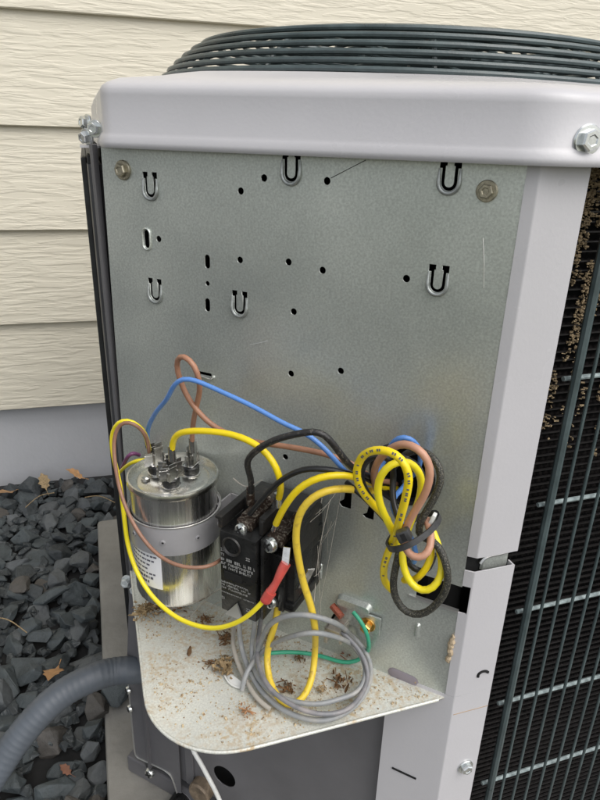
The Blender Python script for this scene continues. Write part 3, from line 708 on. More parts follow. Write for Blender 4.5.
MB().lathe(Matrix.Translation(L(CU - .013, CZ1 - .0016, CW + .016)), [(0, 0), (.0035, .0004), (.003, .0022), (0, .0030)], 9).build('solder_blob', spade_m, cap)

# ================================================================== CONTACTOR
con = empty('contactor', L(-.12, .045, .03), 'black two-pole contactor with silver screws and small white print', 'contactor')
B = black_plastic
b = MB()
b.box(PF, (-.160, .056, .0012), (-.1065, .128, .020), .001)                     # base
b.box(PF, (-.158, .0535, .018), (-.1280, .1225, .060), .0012)                    # labelled block
body = b.build('body', B, con, smooth=30)
b = MB(); b.box(PF, (-.1262, .056, .018), (-.1235, .124, .058), .0008); b.box(PF, (-.1270, .062, .02), (-.1045, .108, .048), .001)
b.box(PF, (-.1150, .064, .044), (-.1105, .106, .052), .0008); b.build('second_pole', B, con, smooth=30)
b = MB(); b.box(PF, (-.1165, .070, .002), (-.1050, .100, .046), .001); b.box(PF, (-.114, .064, .006), (-.1035, .071, .050), .001); b.box(PF, (-.1170, .094, .003), (-.1052, .113, .036), .0006); b.build('coil_housing', B, con, smooth=30)
MB().box(PF, (-.1120, .0665, .0495), (-.1045, .0668, .0510)).build('housing_slot', dusty_plastic, con, smooth=0)
# terminal wells at the top: walls running back from the face
b = MB(); b.box(PF, (-.1605, .1225, .012), (-.1570, .1315, .058), .0008); b.box(PF, (-.1620, .1300, .012), (-.1565, .1325, .059), .0006)
b.box(PF, (-.1310, .1225, .012), (-.1275, .134, .052), .0008); b.box(PF, (-.1320, .132, .012), (-.1270, .1350, .050), .0006)
b.box(PF, (-.1065, .108, .012), (-.1040, .138, .048), .0008); b.box(PF, (-.1070, .130, .010), (-.1035, .1345, .044), .0008)
b.box(PF, (-.157, .120, .004), (-.106, .134, .030), .001)
b.build('barrier', dusty_plastic, con, smooth=30)
# round recess under the left screw
fr = at(PF, (-.1480, .1120, .060)); b = MB(); b.lathe(fr, [(.0078, .0002), (.0072, .0014), (.0064, .0008), (.0056, -.0005), (0, -.0012)], 24); b.build('screw_well', dusty_plastic, con)
for p, q in (((-.1430, .1265, .030), (.0048)), ((-.1185, .122, .030), (.0052))):
    b = MB(); b.box(PF, (p[0] - .006, p[1] - .004, .026), (p[0] + .006, p[1] + .003, .052), .0006); b.box(PF, (p[0] - .0055, p[1] + .002, .030), (p[0] + .0055, p[1] + .0042, .046))
    tb = b.build('terminal_plate', rusty, con, smooth=0)
    b = MB(); b.box(PF @ Matrix.Translation((p[0] + .003, p[1] + .002, .035)) @ Matrix.Rotation(-.5, 4, 'Z'), (-.0035, 0, -.002), (.0035, .016, .0015), .0004, 1); b.build('lug', rusty, con, smooth=0)
pan_screw(con, L(-.1440, .1235, .0525), L(-.15, .25, 1), .0046, steel)
pan_screw(con, L(-.1205, .1190, .0525), L(-.25, .15, 1), .0056, steel)
pan_screw(con, L(-.1200, .0700, .0520), L(-.1, .2, 1), .0046, steel)
# bottom outlet ears
b = MB(); b.mesh([L(-.154, .052, .0618), L(-.1385, .052, .0618), L(-.1435, .0655, .0618), L(-.154, .052, .0604), L(-.1385, .052, .0604), L(-.1435, .0655, .0604)], [(0, 1, 2), (3, 5, 4), (0, 2, 5, 3), (1, 4, 5, 2), (0, 3, 4, 1)]); b.build('bent_tab', edge_metal, con, smooth=0)
# coil spade
b = MB(); b.box(at(PF, (-.0990, .088, .046)) @ Matrix.Rotation(-.35, 4, 'Z') @ Matrix.Rotation(.9, 4, 'Y'), (-.0030, -.002, -.0005), (.0030, .018, .0005), .0004, 1); b.build('coil_tab', spade_m, con, smooth=0)
# print
b = MB(); rl = random.Random(9)
def tx(s, u, v, size): text_mesh(b, s, at(PF, (u, v, .0602)), size)
tx('21', -.1572, .1060, .0034); tx('22', -.1365, .1048, .0034); tx('T1', -.1572, .1020, .0030); tx('21', -.1572, .0640, .0030); tx('22', -.1365, .0610, .0034)
for v, e, s in ((.0980, -.1300, .0024), (.0948, -.1305, .0021), (.0918, -.1325, .0020), (.0790, -.1340, .0015), (.0764, -.1325, .0015), (.0738, -.1350, .0015), (.0700, -.1305, .0010)):
    u = -.1570
    while u < e:
        w_ = rl.uniform(.0007, .0015)
        if rl.random() < .84:
            b.box(at(PF, (u, v, .0601)), (0, 0, 0), (w_ * .3, s, .0002)); b.box(at(PF, (u, v, .0601)), (w_ * .3, s * rl.choice((0, .7)), 0), (w_, s * .95 if rl.random() < .3 else s * rl.choice((.3, .98)), .0002)) 
        u += w_ + .00045
b.build('printed_text', white_ink, con, smooth=0)
MB().box(PF, (-.1545, .0830, .0590), (-.1400, .0895, .0604), .0003).build('arc_window', void, con, smooth=0)

con.location.z += .008

# ================================================================== WIRES
def wire(name, pts, r, m, label, group=None, cat='wire', seg=10, step=.004, parent=None):
    r *= .83; w = MB(); w.tube(spline(pts, step), r, seg)
    o = w.build(name, m, parent, smooth=60)
    if not parent: tag(o, label, cat, group)
    return o
def ferrule(o, p, d, r, m=spade_m, ln=.008, name='crimp'):
    r *= .84; d = Vector(d).normalized(); b = MB(); p = Vector(p)
    b.tube([p - d * ln * .5, p, p + d * ln * .5], r, 10); return b.build(name, m, o, smooth=40)
def wire_print(w, pts, r, a=4, z=4, m=None, seed=4, dens=.62):
    r *= .83; sp = spline(pts, .004); b = MB(); rl = random.Random(seed)
    for i in range(a, len(sp) - z):
        vd = (cpos - sp[i]).normalized()
        if rl.random() < dens:
            tn = (sp[i + 1] - sp[i]).normalized(); nd = (vd - tn * vd.dot(tn)).normalized(); f = Matrix((tn, nd.cross(tn), nd)).transposed().to_4x4(); f.translation = sp[i] + nd * r * .955
            for q in range(rl.choice((1, 2, 2))): b.box(f, (-.0013 + q * .0015, -.0008, 0), (-.0004 + q * .0015, .0006, r * .12))
    b.build('wire_print', m or ink, w, smooth=0)
G1 = 'insulated wires inside the compartment'
w = wire('blue_wire', [(-0.19365, 0.14273, 0.16941), (-0.19301, 0.13644, 0.18219), (-0.18773, 0.11985, 0.20160), (-0.18102, 0.10466, 0.21698), (-0.17690, 0.09488, 0.23048), (-0.17149, 0.08947, 0.23690), (-0.16313, 0.08535, 0.23560), (-0.14885, 0.07532, 0.23048), (-0.13240, 0.06169, 0.22466), (-0.11478, 0.04689, 0.21671), (-0.10404, 0.03899, 0.21285), (-0.09477, 0.03255, 0.20577), (-0.08639, 0.02699, 0.19624), (-0.07622, 0.02531, 0.18425), (-0.06128, 0.02734, 0.18093), (-0.05244, 0.02981, 0.19011), (-0.05126, 0.02581, 0.20352), (-0.04995, 0.01884, 0.21301), (-0.04354, 0.01525, 0.21323), (-0.03436, 0.01739, 0.20266), (-0.02900, 0.02617, 0.18283), (-0.02693, 0.04673, 0.16195)],  .0020, blue, 'bright blue wire arching from the capacitor to the wire bundle')
ferrule(w, (-0.19370, 0.14279, 0.16855), (0, 0, 1), .0025, ln=.011)
w = wire('brown_wire', [(-0.16334, 0.12091, 0.17447), (-0.16288, 0.11480, 0.19171), (-0.16132, 0.10193, 0.21240), (-0.16007, 0.09360, 0.22869), (-0.16304, 0.09233, 0.24345), (-0.16905, 0.09834, 0.24948), (-0.17323, 0.10535, 0.24470), (-0.17274, 0.10769, 0.23463), (-0.16978, 0.10614, 0.22336), (-0.16466, 0.10243, 0.21253), (-0.15632, 0.09692, 0.20201), (-0.14668, 0.09011, 0.19566), (-0.13081, 0.07425, 0.19368), (-0.10931, 0.05274, 0.19699), (-0.09079, 0.03705, 0.19736), (-0.07580, 0.02772, 0.19298), (-0.06035, 0.02924, 0.17974), (-0.03896, 0.04461, 0.16494), (-0.02791, 0.05619, 0.15515)],  .0023, brown, 'brown wire with a tall loop above the capacitor, running right to the bundle')
ferrule(w, (-0.16342, 0.12099, 0.17198), (0, 0, 1), .0028, ln=.012)
w = wire('yellow_wire', [(-0.17960, 0.10606, 0.17582), (-0.17905, 0.10410, 0.18456), (-0.17627, 0.09849, 0.19303), (-0.16854, 0.08934, 0.19861), (-0.15962, 0.08184, 0.20102), (-0.14649, 0.07012, 0.20307), (-0.13621, 0.05984, 0.20235), (-0.12828, 0.05191, 0.19876), (-0.12282, 0.04504, 0.19257), (-0.11932, 0.04295, 0.18305), (-0.11687, 0.04616, 0.17126), (-0.11655, 0.05150, 0.16048)],  .0027, yellow, 'yellow wire from the middle capacitor terminal over to the contactor')
ferrule(w, (-0.17964, 0.10610, 0.17502), (0, 0, 1), .0034, ln=.012); ferrule(w, (-0.11649, 0.05285, 0.15812), (0, .2, 1), .0033, ln=.010)
w = wire('thin_brown_wire', [(-0.19353, 0.13696, 0.16215), (-0.19394, 0.13313, 0.17241), (-0.19711, 0.12923, 0.18357), (-0.20300, 0.12805, 0.19075), (-0.20972, 0.13052, 0.19159), (-0.21486, 0.13284, 0.18639), (-0.21772, 0.13286, 0.17713), (-0.21858, 0.12807, 0.16502), (-0.21778, 0.12162, 0.14860), (-0.21507, 0.11324, 0.13549), (-0.21025, 0.10418, 0.12341), (-0.20392, 0.09503, 0.11383), (-0.19554, 0.08523, 0.10618), (-0.18432, 0.07542, 0.10243), (-0.17183, 0.07001, 0.10128), (-0.16275, 0.06941, 0.10113), (-0.15661, 0.07175, 0.10117), (-0.15009, 0.07938, 0.09869)],  .0017, brown_dark, 'thin tan-brown wire looping down across the front of the capacitor')
w = wire('thin_yellow_wire', [(-0.19260, 0.14028, 0.16036), (-0.19362, 0.13705, 0.16631), (-0.19538, 0.13174, 0.17978), (-0.20026, 0.12954, 0.18857), (-0.20752, 0.13115, 0.19263), (-0.21379, 0.13601, 0.18921), (-0.21821, 0.14042, 0.18008), (-0.21965, 0.13904, 0.16784), (-0.21821, 0.13336, 0.15394), (-0.21620, 0.12711, 0.13851), (-0.21579, 0.12245, 0.11965), (-0.21499, 0.11741, 0.09618), (-0.21041, 0.10859, 0.07698), (-0.20145, 0.09538, 0.06303), (-0.18827, 0.07938, 0.05549), (-0.17382, 0.06351, 0.05593), (-0.16024, 0.04993, 0.06219), (-0.14670, 0.03922, 0.07439), (-0.13706, 0.03241, 0.08820), (-0.13125, 0.03084, 0.09657), (-0.12657, 0.03040, 0.10252)],  .0021, yellow_thin, 'thin lemon wire sweeping under the capacitor to the red connector')
wire('short_yellow_wire', [(-0.21699, 0.20284, 0.11088), (-0.21186, 0.18357, 0.12629), (-0.20639, 0.16679, 0.13900), (-0.20028, 0.16068, 0.14403), (-0.19462, 0.16634, 0.14034)],  .0018, yellow_thin, 'short yellow lead tucked behind the capacitor rim', seg=8)
wire('short_purple_wire', [(-0.21421, 0.20289, 0.11438), (-0.21061, 0.18515, 0.13092), (-0.20799, 0.17688, 0.14037), (-0.20392, 0.17564, 0.14320), (-0.19898, 0.18484, 0.13605)],  .0020, purple, 'short purple lead behind the capacitor rim', seg=8)
w = wire('black_wire', [(-0.13254, 0.06466, 0.15996), (-0.13279, 0.06208, 0.16768), (-0.13468, 0.05832, 0.17764), (-0.13736, 0.05675, 0.18554), (-0.13680, 0.05195, 0.19378), (-0.13266, 0.04497, 0.20241), (-0.12462, 0.03694, 0.21153), (-0.11428, 0.02942, 0.21753), (-0.10464, 0.02262, 0.22154), (-0.09875, 0.01955, 0.22061), (-0.09231, 0.01877, 0.21288), (-0.08477, 0.01830, 0.20193), (-0.07680, 0.02024, 0.19282), (-0.06510, 0.02550, 0.18397), (-0.04882, 0.03751, 0.17194), (-0.03255, 0.05376, 0.15885)],  .0026, black_ins, 'black wire rising high from the contactor and bending down to the bundle')
ferrule(w, (-0.13256, 0.06609, 0.15598), (0, 0, 1), .0034, rusty, ln=.013)
w = wire('low_black_wire', [(-0.13424, 0.06070, 0.14523), (-0.13089, 0.05452, 0.15557), (-0.12632, 0.04854, 0.16607), (-0.12060, 0.04282, 0.17708), (-0.11321, 0.03685, 0.18622), (-0.10452, 0.02956, 0.19282), (-0.09516, 0.02445, 0.19388), (-0.08452, 0.02088, 0.19217), (-0.07340, 0.02249, 0.18611), (-0.06019, 0.02908, 0.17682), (-0.04079, 0.04645, 0.16100), (-0.02885, 0.05713, 0.15311)],  .0023, black_ins2, 'lower black wire curving from the left contactor screw to the bundle')
w = wire('short_arc_yellow_wire', [(-0.12050, 0.04413, 0.14546), (-0.11909, 0.03990, 0.15489), (-0.11625, 0.03422, 0.16696), (-0.11090, 0.02887, 0.17951), (-0.10348, 0.02428, 0.18742), (-0.09437, 0.02083, 0.19115), (-0.08391, 0.01886, 0.19106), (-0.07337, 0.02246, 0.18540), (-0.05923, 0.03094, 0.17488), (-0.03774, 0.04905, 0.15745), (-0.02770, 0.05599, 0.15193)],  .0028, yellow, 'clean yellow wire arcing from the right contactor screw to the bundle')
ferrule(w, (-0.12102, 0.04465, 0.14365), (0.00412, -0.00412, 0.01843),  .0021, ln=.008)
w = wire('dirty_yellow_wire', [(-0.03787, 0.05484, 0.15416), (-0.05427, 0.04012, 0.16275), (-0.07030, 0.02787, 0.17308), (-0.08410, 0.02187, 0.17976), (-0.09497, 0.02143, 0.18025), (-0.10314, 0.02395, 0.17502), (-0.10860, 0.02658, 0.16591), (-0.11088, 0.02886, 0.15363), (-0.11079, 0.03018, 0.13966), (-0.10818, 0.03040, 0.12232), (-0.10441, 0.02945, 0.10334), (-0.09988, 0.02634, 0.08702), (-0.09644, 0.02573, 0.06746), (-0.08933, 0.04235, 0.03000), (-0.09200, 0.03738, 0.01400), (-0.10017, 0.02632, 0.00800), (-0.10979, 0.01995, 0.00600), (-0.11791, 0.02050, 0.00700), (-0.12294, 0.02921, 0.00900), (-0.12505, 0.04107, 0.01400), (-0.12361, 0.05244, 0.02200), (-0.12181, 0.05110, 0.04014), (-0.11897, 0.04826, 0.05694), (-0.11611, 0.05106, 0.07032)],  .0030, dirty_yellow, 'dirty yellow wire hanging in a long loop onto the shelf')
w = wire('green_wire', [(-0.12890, 0.07175, 0.00800), (-0.11949, 0.07065, 0.00800), (-0.10441, 0.06899, 0.00700), (-0.08918, 0.06457, 0.00600), (-0.07495, 0.05719, 0.00500), (-0.06406, 0.04818, 0.00500), (-0.05375, 0.04470, 0.00600), (-0.04575, 0.04465, 0.01200), (-0.04896, 0.03482, 0.03203), (-0.05219, 0.03522, 0.04503), (-0.05599, 0.03902, 0.05308), (-0.05930, 0.04516, 0.05619)],  .0019, green, 'green earth wire curving along the shelf up to the ground lug')

# grey field cables looped on the shelf
GG = 'grey wires coiled on the shelf'
wire('grey_wire', [(-0.13757, 0.08100, 0.05243), (-0.13935, 0.07713, 0.03875), (-0.13810, 0.07669, 0.01600), (-0.13685, 0.05841, 0.01000), (-0.13132, 0.03729, 0.00600), (-0.11978, 0.01663, 0.00600), (-0.10372, 0.00412, 0.00600), (-0.08762, 0.00112, 0.00600), (-0.06917, 0.00719, 0.00600), (-0.05526, 0.01799, 0.00800), (-0.04725, 0.03148, 0.01200), (-0.04895, 0.04244, 0.02000), (-0.05799, 0.05042, 0.03000), (-0.08446, 0.02082, 0.07363), (-0.10316, 0.02255, 0.08325), (-0.11501, 0.03015, 0.07922), (-0.12438, 0.04235, 0.06345), (-0.12605, 0.05817, 0.03480), (-0.12959, 0.06250, 0.01600), (-0.13629, 0.05419, 0.01400)],  .0024, grey_ins, 'outermost dusty grey wire of the coil on the shelf, ending at the left contactor foot', GG)
wire('grey_wire', [(-0.12919, 0.06413, 0.06254), (-0.12980, 0.06475, 0.04714), (-0.13083, 0.07029, 0.02000), (-0.13321, 0.05736, 0.01200), (-0.13068, 0.03986, 0.01200), (-0.12205, 0.02708, 0.01000), (-0.10863, 0.01682, 0.01000), (-0.09381, 0.01159, 0.01000), (-0.07817, 0.01246, 0.01000), (-0.06581, 0.01251, 0.01200), (-0.05488, 0.02366, 0.01400), (-0.05239, 0.03399, 0.01800), (-0.05900, 0.04316, 0.02600), (-0.08080, 0.02423, 0.05668), (-0.09920, 0.02000, 0.06927), (-0.11126, 0.02924, 0.06096), (-0.12059, 0.04987, 0.03714), (-0.12691, 0.06067, 0.01800), (-0.13954, 0.05012, 0.01600), (-0.14461, 0.04495, 0.00400)],  .0023, grey_ins, 'inner dusty grey wire of the coil, hanging straight from the middle contactor screw', GG)
wire('grey_wire', [(-0.12380, 0.06724, 0.05870), (-0.12496, 0.06557, 0.04714), (-0.12614, 0.07001, 0.02400), (-0.13055, 0.05245, 0.02000), (-0.12864, 0.03061, 0.01800), (-0.11684, 0.01463, 0.01400), (-0.10060, 0.00119, 0.01400), (-0.08092, -0.00017, 0.01200), (-0.06370, 0.01004, 0.01200), (-0.05320, 0.02414, 0.01600), (-0.05758, 0.03529, 0.03000), (-0.06937, 0.04796, 0.04000)],  .0022, mat('purple_grey_insulation', (.18, .18, .19), .42, 0, 0, 70, .15, 260, col2=(.34, .31, .30), lo=.45, hi=.72), 'darker purplish grey wire in the middle of the coil on the shelf', GG)
wire('stripped_jacket', [(-0.13933, 0.09690, 0.01539), (-0.14327, 0.08250, 0.01200), (-0.14287, 0.06630, 0.00800), (-0.13949, 0.04730, 0.00600), (-0.13566, 0.03207, 0.00500), (-0.12910, 0.02294, 0.00400)], .0022, web_m, 'dusty tan jacket string lying along the left of the grey coil', None, 'cable jacket', seg=7)

# ground lug
lug = empty('ground_lug', L(*(-0.07587, 0.04765), 0), 'grey metal ground lug and brass screw on a plate low on the panel', 'ground lug')
l1 = (-0.08535, 0.03770); l2 = (-0.06588, 0.04616)
MB().box(PF, (-.089, l2[1] - .010, .0012), (-.054, l2[1] + .006, .0030), .0004).build('plate', zinc, lug, smooth=0)
b = MB(); b.box(PF, (l1[0] - .007, l1[1] - .010, .003), (l1[0] + .006, l1[1] + .003, .006), .0005); b.box(PF, (l1[0] - .007, l1[1] + .001, .003), (l1[0] + .006, l1[1] + .004, .020), .0006); b.box(PF, (l1[0] - .007, l1[1] - .011, .003), (l1[0] - .004, l1[1] + .004, .020), .0006); b.box(PF, (l1[0] + .004, l1[1] - .011, .003), (l1[0] + .0065, l1[1] + .002, .016), .0006)
b.build('clamp', mat('tin_clamp', (.50, .47, .41), .4, .7, .2, 200), lug, smooth=0)
hex_bolt(lug, L(l2[0] + .002, l2[1] - .003, .003), NN, .0062, brass, 'brass_screw', h=.8)
hex_bolt(lug, L(l1[0], l1[1] - .004, .006), NN, .0050, dull_bolt, 'clamp_screw')
MB().tube([L(l1[0] - .008, l1[1] + .012, .004), L(l1[0] + .002, l1[1] + .008, .008)], .0028, 8).build('copper_end', mat('red_copper', (.35, .10, .06), .5, .3, .4, 300), lug)

# the tied bundle at the right
GB = 'looped wires held by the cable tie'
wy = [(-0.05267, 0.00176, 0.10952), (-0.05883, 0.00226, 0.11696), (-0.06152, -0.00071, 0.13240), (-0.06255, -0.00816, 0.15158), (-0.06364, -0.01556, 0.16836), (-0.06604, -0.02447, 0.18819), (-0.06692, -0.02924, 0.20420), (-0.06792, -0.03108, 0.21663), (-0.07124, -0.02776, 0.22451), (-0.07569, -0.02048, 0.22659), (-0.08124, -0.01210, 0.22344), (-0.08424, -0.00344, 0.21503), (-0.08512, 0.00027, 0.20472), (-0.08292, 0.00090, 0.19466), (-0.07714, 0.00077, 0.18492), (-0.06855, 0.00067, 0.17514), (-0.06071, 0.00131, 0.16547)]
w = wire('printed_yellow_wire', wy, .0029, yellow, 'printed yellow wire making the big loop at the front of the tied bundle', GB)
wire_print(w, wy, .0029, 4, 6, dens=.7)

wire('inner_yellow_wire', [(-0.05814, -0.00974, 0.15404), (-0.06240, -0.01114, 0.16377), (-0.06801, -0.01119, 0.17471), (-0.07284, -0.00918, 0.18535), (-0.07451, -0.00751, 0.19546), (-0.07332, -0.00870, 0.20524), (-0.06854, -0.01065, 0.21211), (-0.06171, -0.01183, 0.21372), (-0.05394, -0.01112, 0.20968), (-0.04737, -0.00920, 0.20040), (-0.04447, -0.00645, 0.18746), (-0.04477, -0.00331, 0.17433), (-0.04766, -0.00325, 0.16317), (-0.05369, -0.00854, 0.15604), (-0.05587, -0.01202, 0.14707), (-0.05418, -0.01653, 0.13506), (-0.04915, -0.02156, 0.12798), (-0.04389, -0.02682, 0.12945), (-0.03899, -0.02889, 0.13601), (-0.03549, -0.02674, 0.14476), (-0.03551, -0.02106, 0.15389), (-0.03614, -0.01194, 0.16094)],  .0028, yellow_thin, 'bright yellow wire of the inner loop, hanging lowest of the yellow wires', GB)
wire('tucked_yellow_wire', [(-0.03928, -0.01163, 0.15984), (-0.03790, -0.01584, 0.15217), (-0.04020, -0.01920, 0.14464), (-0.04409, -0.01814, 0.13564), (-0.04597, -0.01059, 0.12490), (-0.04652, -0.00157, 0.11885), (-0.02695, -0.00982, 0.11294)] [:6], .0027, yellow, 'short yellow wire curving behind the pink-brown wire below the tie', GB)
wire('bundle_brown_wire', [(-0.05558, 0.03013, 0.16950), (-0.06218, 0.02259, 0.18368), (-0.06698, 0.01041, 0.20153), (-0.06663, -0.00408, 0.21820), (-0.06303, -0.01333, 0.22578), (-0.05827, -0.02093, 0.22609), (-0.05381, -0.02539, 0.22030), (-0.05217, -0.02702, 0.21215), (-0.05279, -0.02641, 0.20164), (-0.05564, -0.02355, 0.18988), (-0.05865, -0.02055, 0.17837), (-0.06048, -0.01872, 0.16707), (-0.06007, -0.02196, 0.16002), (-0.05737, -0.02749, 0.15737), (-0.05177, -0.03025, 0.15859), (-0.04723, -0.02914, 0.16396), (-0.04366, -0.02139, 0.16929), (-0.04311, -0.01346, 0.17253)],  .0028, brown_pale, 'pinkish brown wire of the bundle, hooked in a small loop below the tie', GB)
wire('inner_black_wire', [(-0.05397, 0.01154, 0.20400), (-0.05058, 0.00250, 0.20612), (-0.04549, -0.00260, 0.20266), (-0.04166, -0.00360, 0.19374), (-0.04108, -0.00135, 0.18113), (-0.04440, -0.00086, 0.16986), (-0.05028, -0.00346, 0.16084), (-0.05027, -0.00064, 0.14700), (-0.04450, -0.00075, 0.13128), (-0.03742, -0.00501, 0.12510), (-0.03320, -0.00923, 0.13129), (-0.03224, -0.01019, 0.14258)],  .0025, black_ins, 'dusty black wire inside the bundle between the yellow and brown loops', GB)
wire('outer_black_wire', [(-0.03558, 0.04973, 0.17113), (-0.04090, 0.03242, 0.18717), (-0.04475, 0.01363, 0.20380), (-0.04378, 0.00135, 0.21187), (-0.04057, -0.00752, 0.21192), (-0.03775, -0.01316, 0.20651), (-0.03771, -0.01603, 0.19873), (-0.04049, -0.01608, 0.18902), (-0.04455, -0.01484, 0.17857), (-0.04830, -0.01392, 0.16876), (-0.04684, -0.01538, 0.16086), (-0.04082, -0.02140, 0.16238), (-0.03744, -0.02762, 0.15600), (-0.03549, -0.03239, 0.14605), (-0.03525, -0.03263, 0.13288), (-0.03856, -0.02932, 0.11955), (-0.04447, -0.02342, 0.10818), (-0.05125, -0.01664, 0.10565), (-0.05644, -0.01145, 0.11294), (-0.05861, -0.00927, 0.12506), (-0.05806, -0.00982, 0.13842), (-0.05610, -0.00895, 0.15089)],  .0028, speck_black, 'thick dirt-speckled black wire forming the outermost and lowest loop', GB)
wire('left_black_wire', [(-0.06320, 0.02078, 0.16865), (-0.06929, 0.02120, 0.17823), (-0.07216, 0.02125, 0.19019), (-0.07119, 0.01462, 0.20267), (-0.06598, 0.00942, 0.20805), (-0.05940, 0.00849, 0.20355), (-0.05409, 0.01166, 0.19136), (-0.05627, 0.00818, 0.18225), (-0.05764, 0.00107, 0.17522), (-0.05628, -0.00594, 0.16788), (-0.05378, -0.00844, 0.15746)],  .0024, black_ins2, 'black wire showing inside the left of the big yellow loop', GB)
wire('crossing_black_wire', [(-0.07813, 0.03005, 0.17897), (-0.07289, 0.02198, 0.17541), (-0.06682, 0.01591, 0.16993), (-0.06167, 0.00793, 0.16438), (-0.05757, -0.00182, 0.15961), (-0.05345, -0.00595, 0.15275)],  .0021, black_ins2, 'thin black wire slanting down behind the loops to the tie', GB)
wire('blue_bundle_wire', [(-0.02912, 0.03761, 0.16896), (-0.04072, 0.02375, 0.17163), (-0.05010, 0.01616, 0.17152), (-0.05548, 0.00740, 0.16955), (-0.05327, -0.00330, 0.16420), (-0.05029, -0.01194, 0.15917), (-0.04785, -0.01438, 0.15012), (-0.04608, -0.01049, 0.13949)],  .0021, blue, 'short visible piece of blue wire deep inside the bundle', GB)
# cable tie
tie = empty('cable_tie', (-0.05163, -0.01342, 0.16475), 'charcoal cable tie with a clipped white end around the wire bundle', 'cable tie')
a_, c_ = Vector((-0.06151, -0.00637, 0.15677)), Vector((-0.03832, -0.01824, 0.17262)); ctr = (a_ + c_) / 2; e1 = (c_ - a_) / 2; e2 = NN * .0185; e3 = e1.cross(e2).normalized()
b = MB(); n = 40; vs = []
for i in range(n):
    t = 2 * math.pi * i / n; q = ctr + e1 * math.cos(t) + e2 * math.sin(t); o_ = (e1.normalized() * math.cos(t) + NN * math.sin(t)) * .0013
    vs += [q - e3 * .0018, q + e3 * .0018, q + e3 * .0018 + o_, q - e3 * .0018 + o_]
b.mesh(vs, [(4 * i + k, 4 * i + (k + 1) % 4, 4 * ((i + 1) % n) + (k + 1) % 4, 4 * ((i + 1) % n) + k) for i in range(n) for k in range(4)]); b.build('band', tie_m, tie)
hp = Vector((-0.06473, -0.02719, 0.17423)); hf = Matrix((e1.normalized(), e3, e1.normalized().cross(e3))).transposed().to_4x4(); hf.translation = hp
b = MB(); b.box(hf, (-.0040, -.0034, -.0034), (.0040, .0034, .0034), .0010); hd = b.build('head', tie_m, tie, smooth=40)
b = MB(); b.box(hf, (-.0014, -.0022, -.0036), (.0014, .0022, .0038)); b.build('head_slot', void, hd, smooth=0)
b = MB(); b.box(to_axis((-0.04147, -0.01793, 0.17508), L(.3, 1, 0)), (-.0022, -.0012, -.004), (.0022, .0012, .004), .0006); b.build('tail_end', white_pl, tie)
# grommet round the hole
MB().lathe(at(PF, (GH[0], GH[1], 0)), [(.0225, 0), (.0232, .0012), (.0222, .0024), (.0200, .0020), (.0196, -.004)], 40).build('grommet', black_plastic, unit)

# red spade connector on the contactor coil
con2 = empty('red_connector', (-0.12340, 0.02724, 0.11007), 'red vinyl spade connector on the end of the thin lemon wire', 'connector')
p = [Vector(q) for q in [(-0.13124, 0.03083, 0.09489), (-0.12933, 0.03034, 0.09988), (-0.12605, 0.02988, 0.10530), (-0.12332, 0.02998, 0.11037), (-0.12030, 0.03120, 0.11614), (-0.11675, 0.03189, 0.12217)]]
MB().tube(spline(p, .002)[:], [.0025 + .0010 * abs(math.cos(math.pi * min(1, i / (len(spline(p, .002)) - 1)) * 1.0)) for i in range(len(spline(p, .002)))], 14).build('sleeve', red_vinyl, con2, smooth=60)
q0 = Vector((-0.13070, 0.03029, 0.09605)); q1 = Vector((-0.12741, 0.02983, 0.10234))
MB().tube([q0, (q0 + q1) / 2, q1], .0038, 16).build('collar', red_vinyl, con2, smooth=50)
s0, s1 = Vector((-0.11758, 0.03131, 0.12035)), Vector((-0.11507, 0.03587, 0.13182)); ax = (s1 - s0); sf = to_axis(s0, ax)
MB().box(sf, (-.0026, -.0004, 0), (.0026, .0004, ax.length), .0003, 1).build('blade', spade_m, con2, smooth=0)

# conduit, white cable
cp = [(-0.18814, 0.22783, -0.14237), (-0.20568, 0.22502, -0.13598), (-0.22072, 0.21745, -0.12556), (-0.23926, 0.21875, -0.12354), (-0.25852, 0.21471, -0.12125), (-0.28447, 0.20968, -0.12624), (-0.30632, 0.20156, -0.13518), (-0.32745, 0.19245, -0.15102), (-0.34873, 0.18210, -0.17242), (-0.37744, 0.16510, -0.20673), (-0.40099, 0.14600, -0.24195)]
sp_ = spline(cp, .0018); b = MB(); b.tube(sp_, [.0136 + (.00020 if i % 3 < 2 else -.00022) for i in range(len(sp_))], 24)
tag(b.build('flexible_conduit', conduit_m, smooth=60), 'thick grey ribbed conduit curving over the stones to the unit', 'conduit')
wire('white_cable', [L((-0.24316, -0.19186)[0], (-0.24316, -0.19186)[1] + .02, -.004)] + [(-0.17094, 0.16529, -0.19283), (-0.16548, 0.15700, -0.20187), (-0.15912, 0.14923, -0.21617), (-0.15276, 0.14144, -0.23050), (-0.14728, 0.13455, -0.24725), (-0.14270, 0.12856, -0.26970), (-0.14016, 0.12319, -0.30217)], .0028, white_pl, 'white low-voltage cable hanging out from beneath the shelf', None, 'cable')

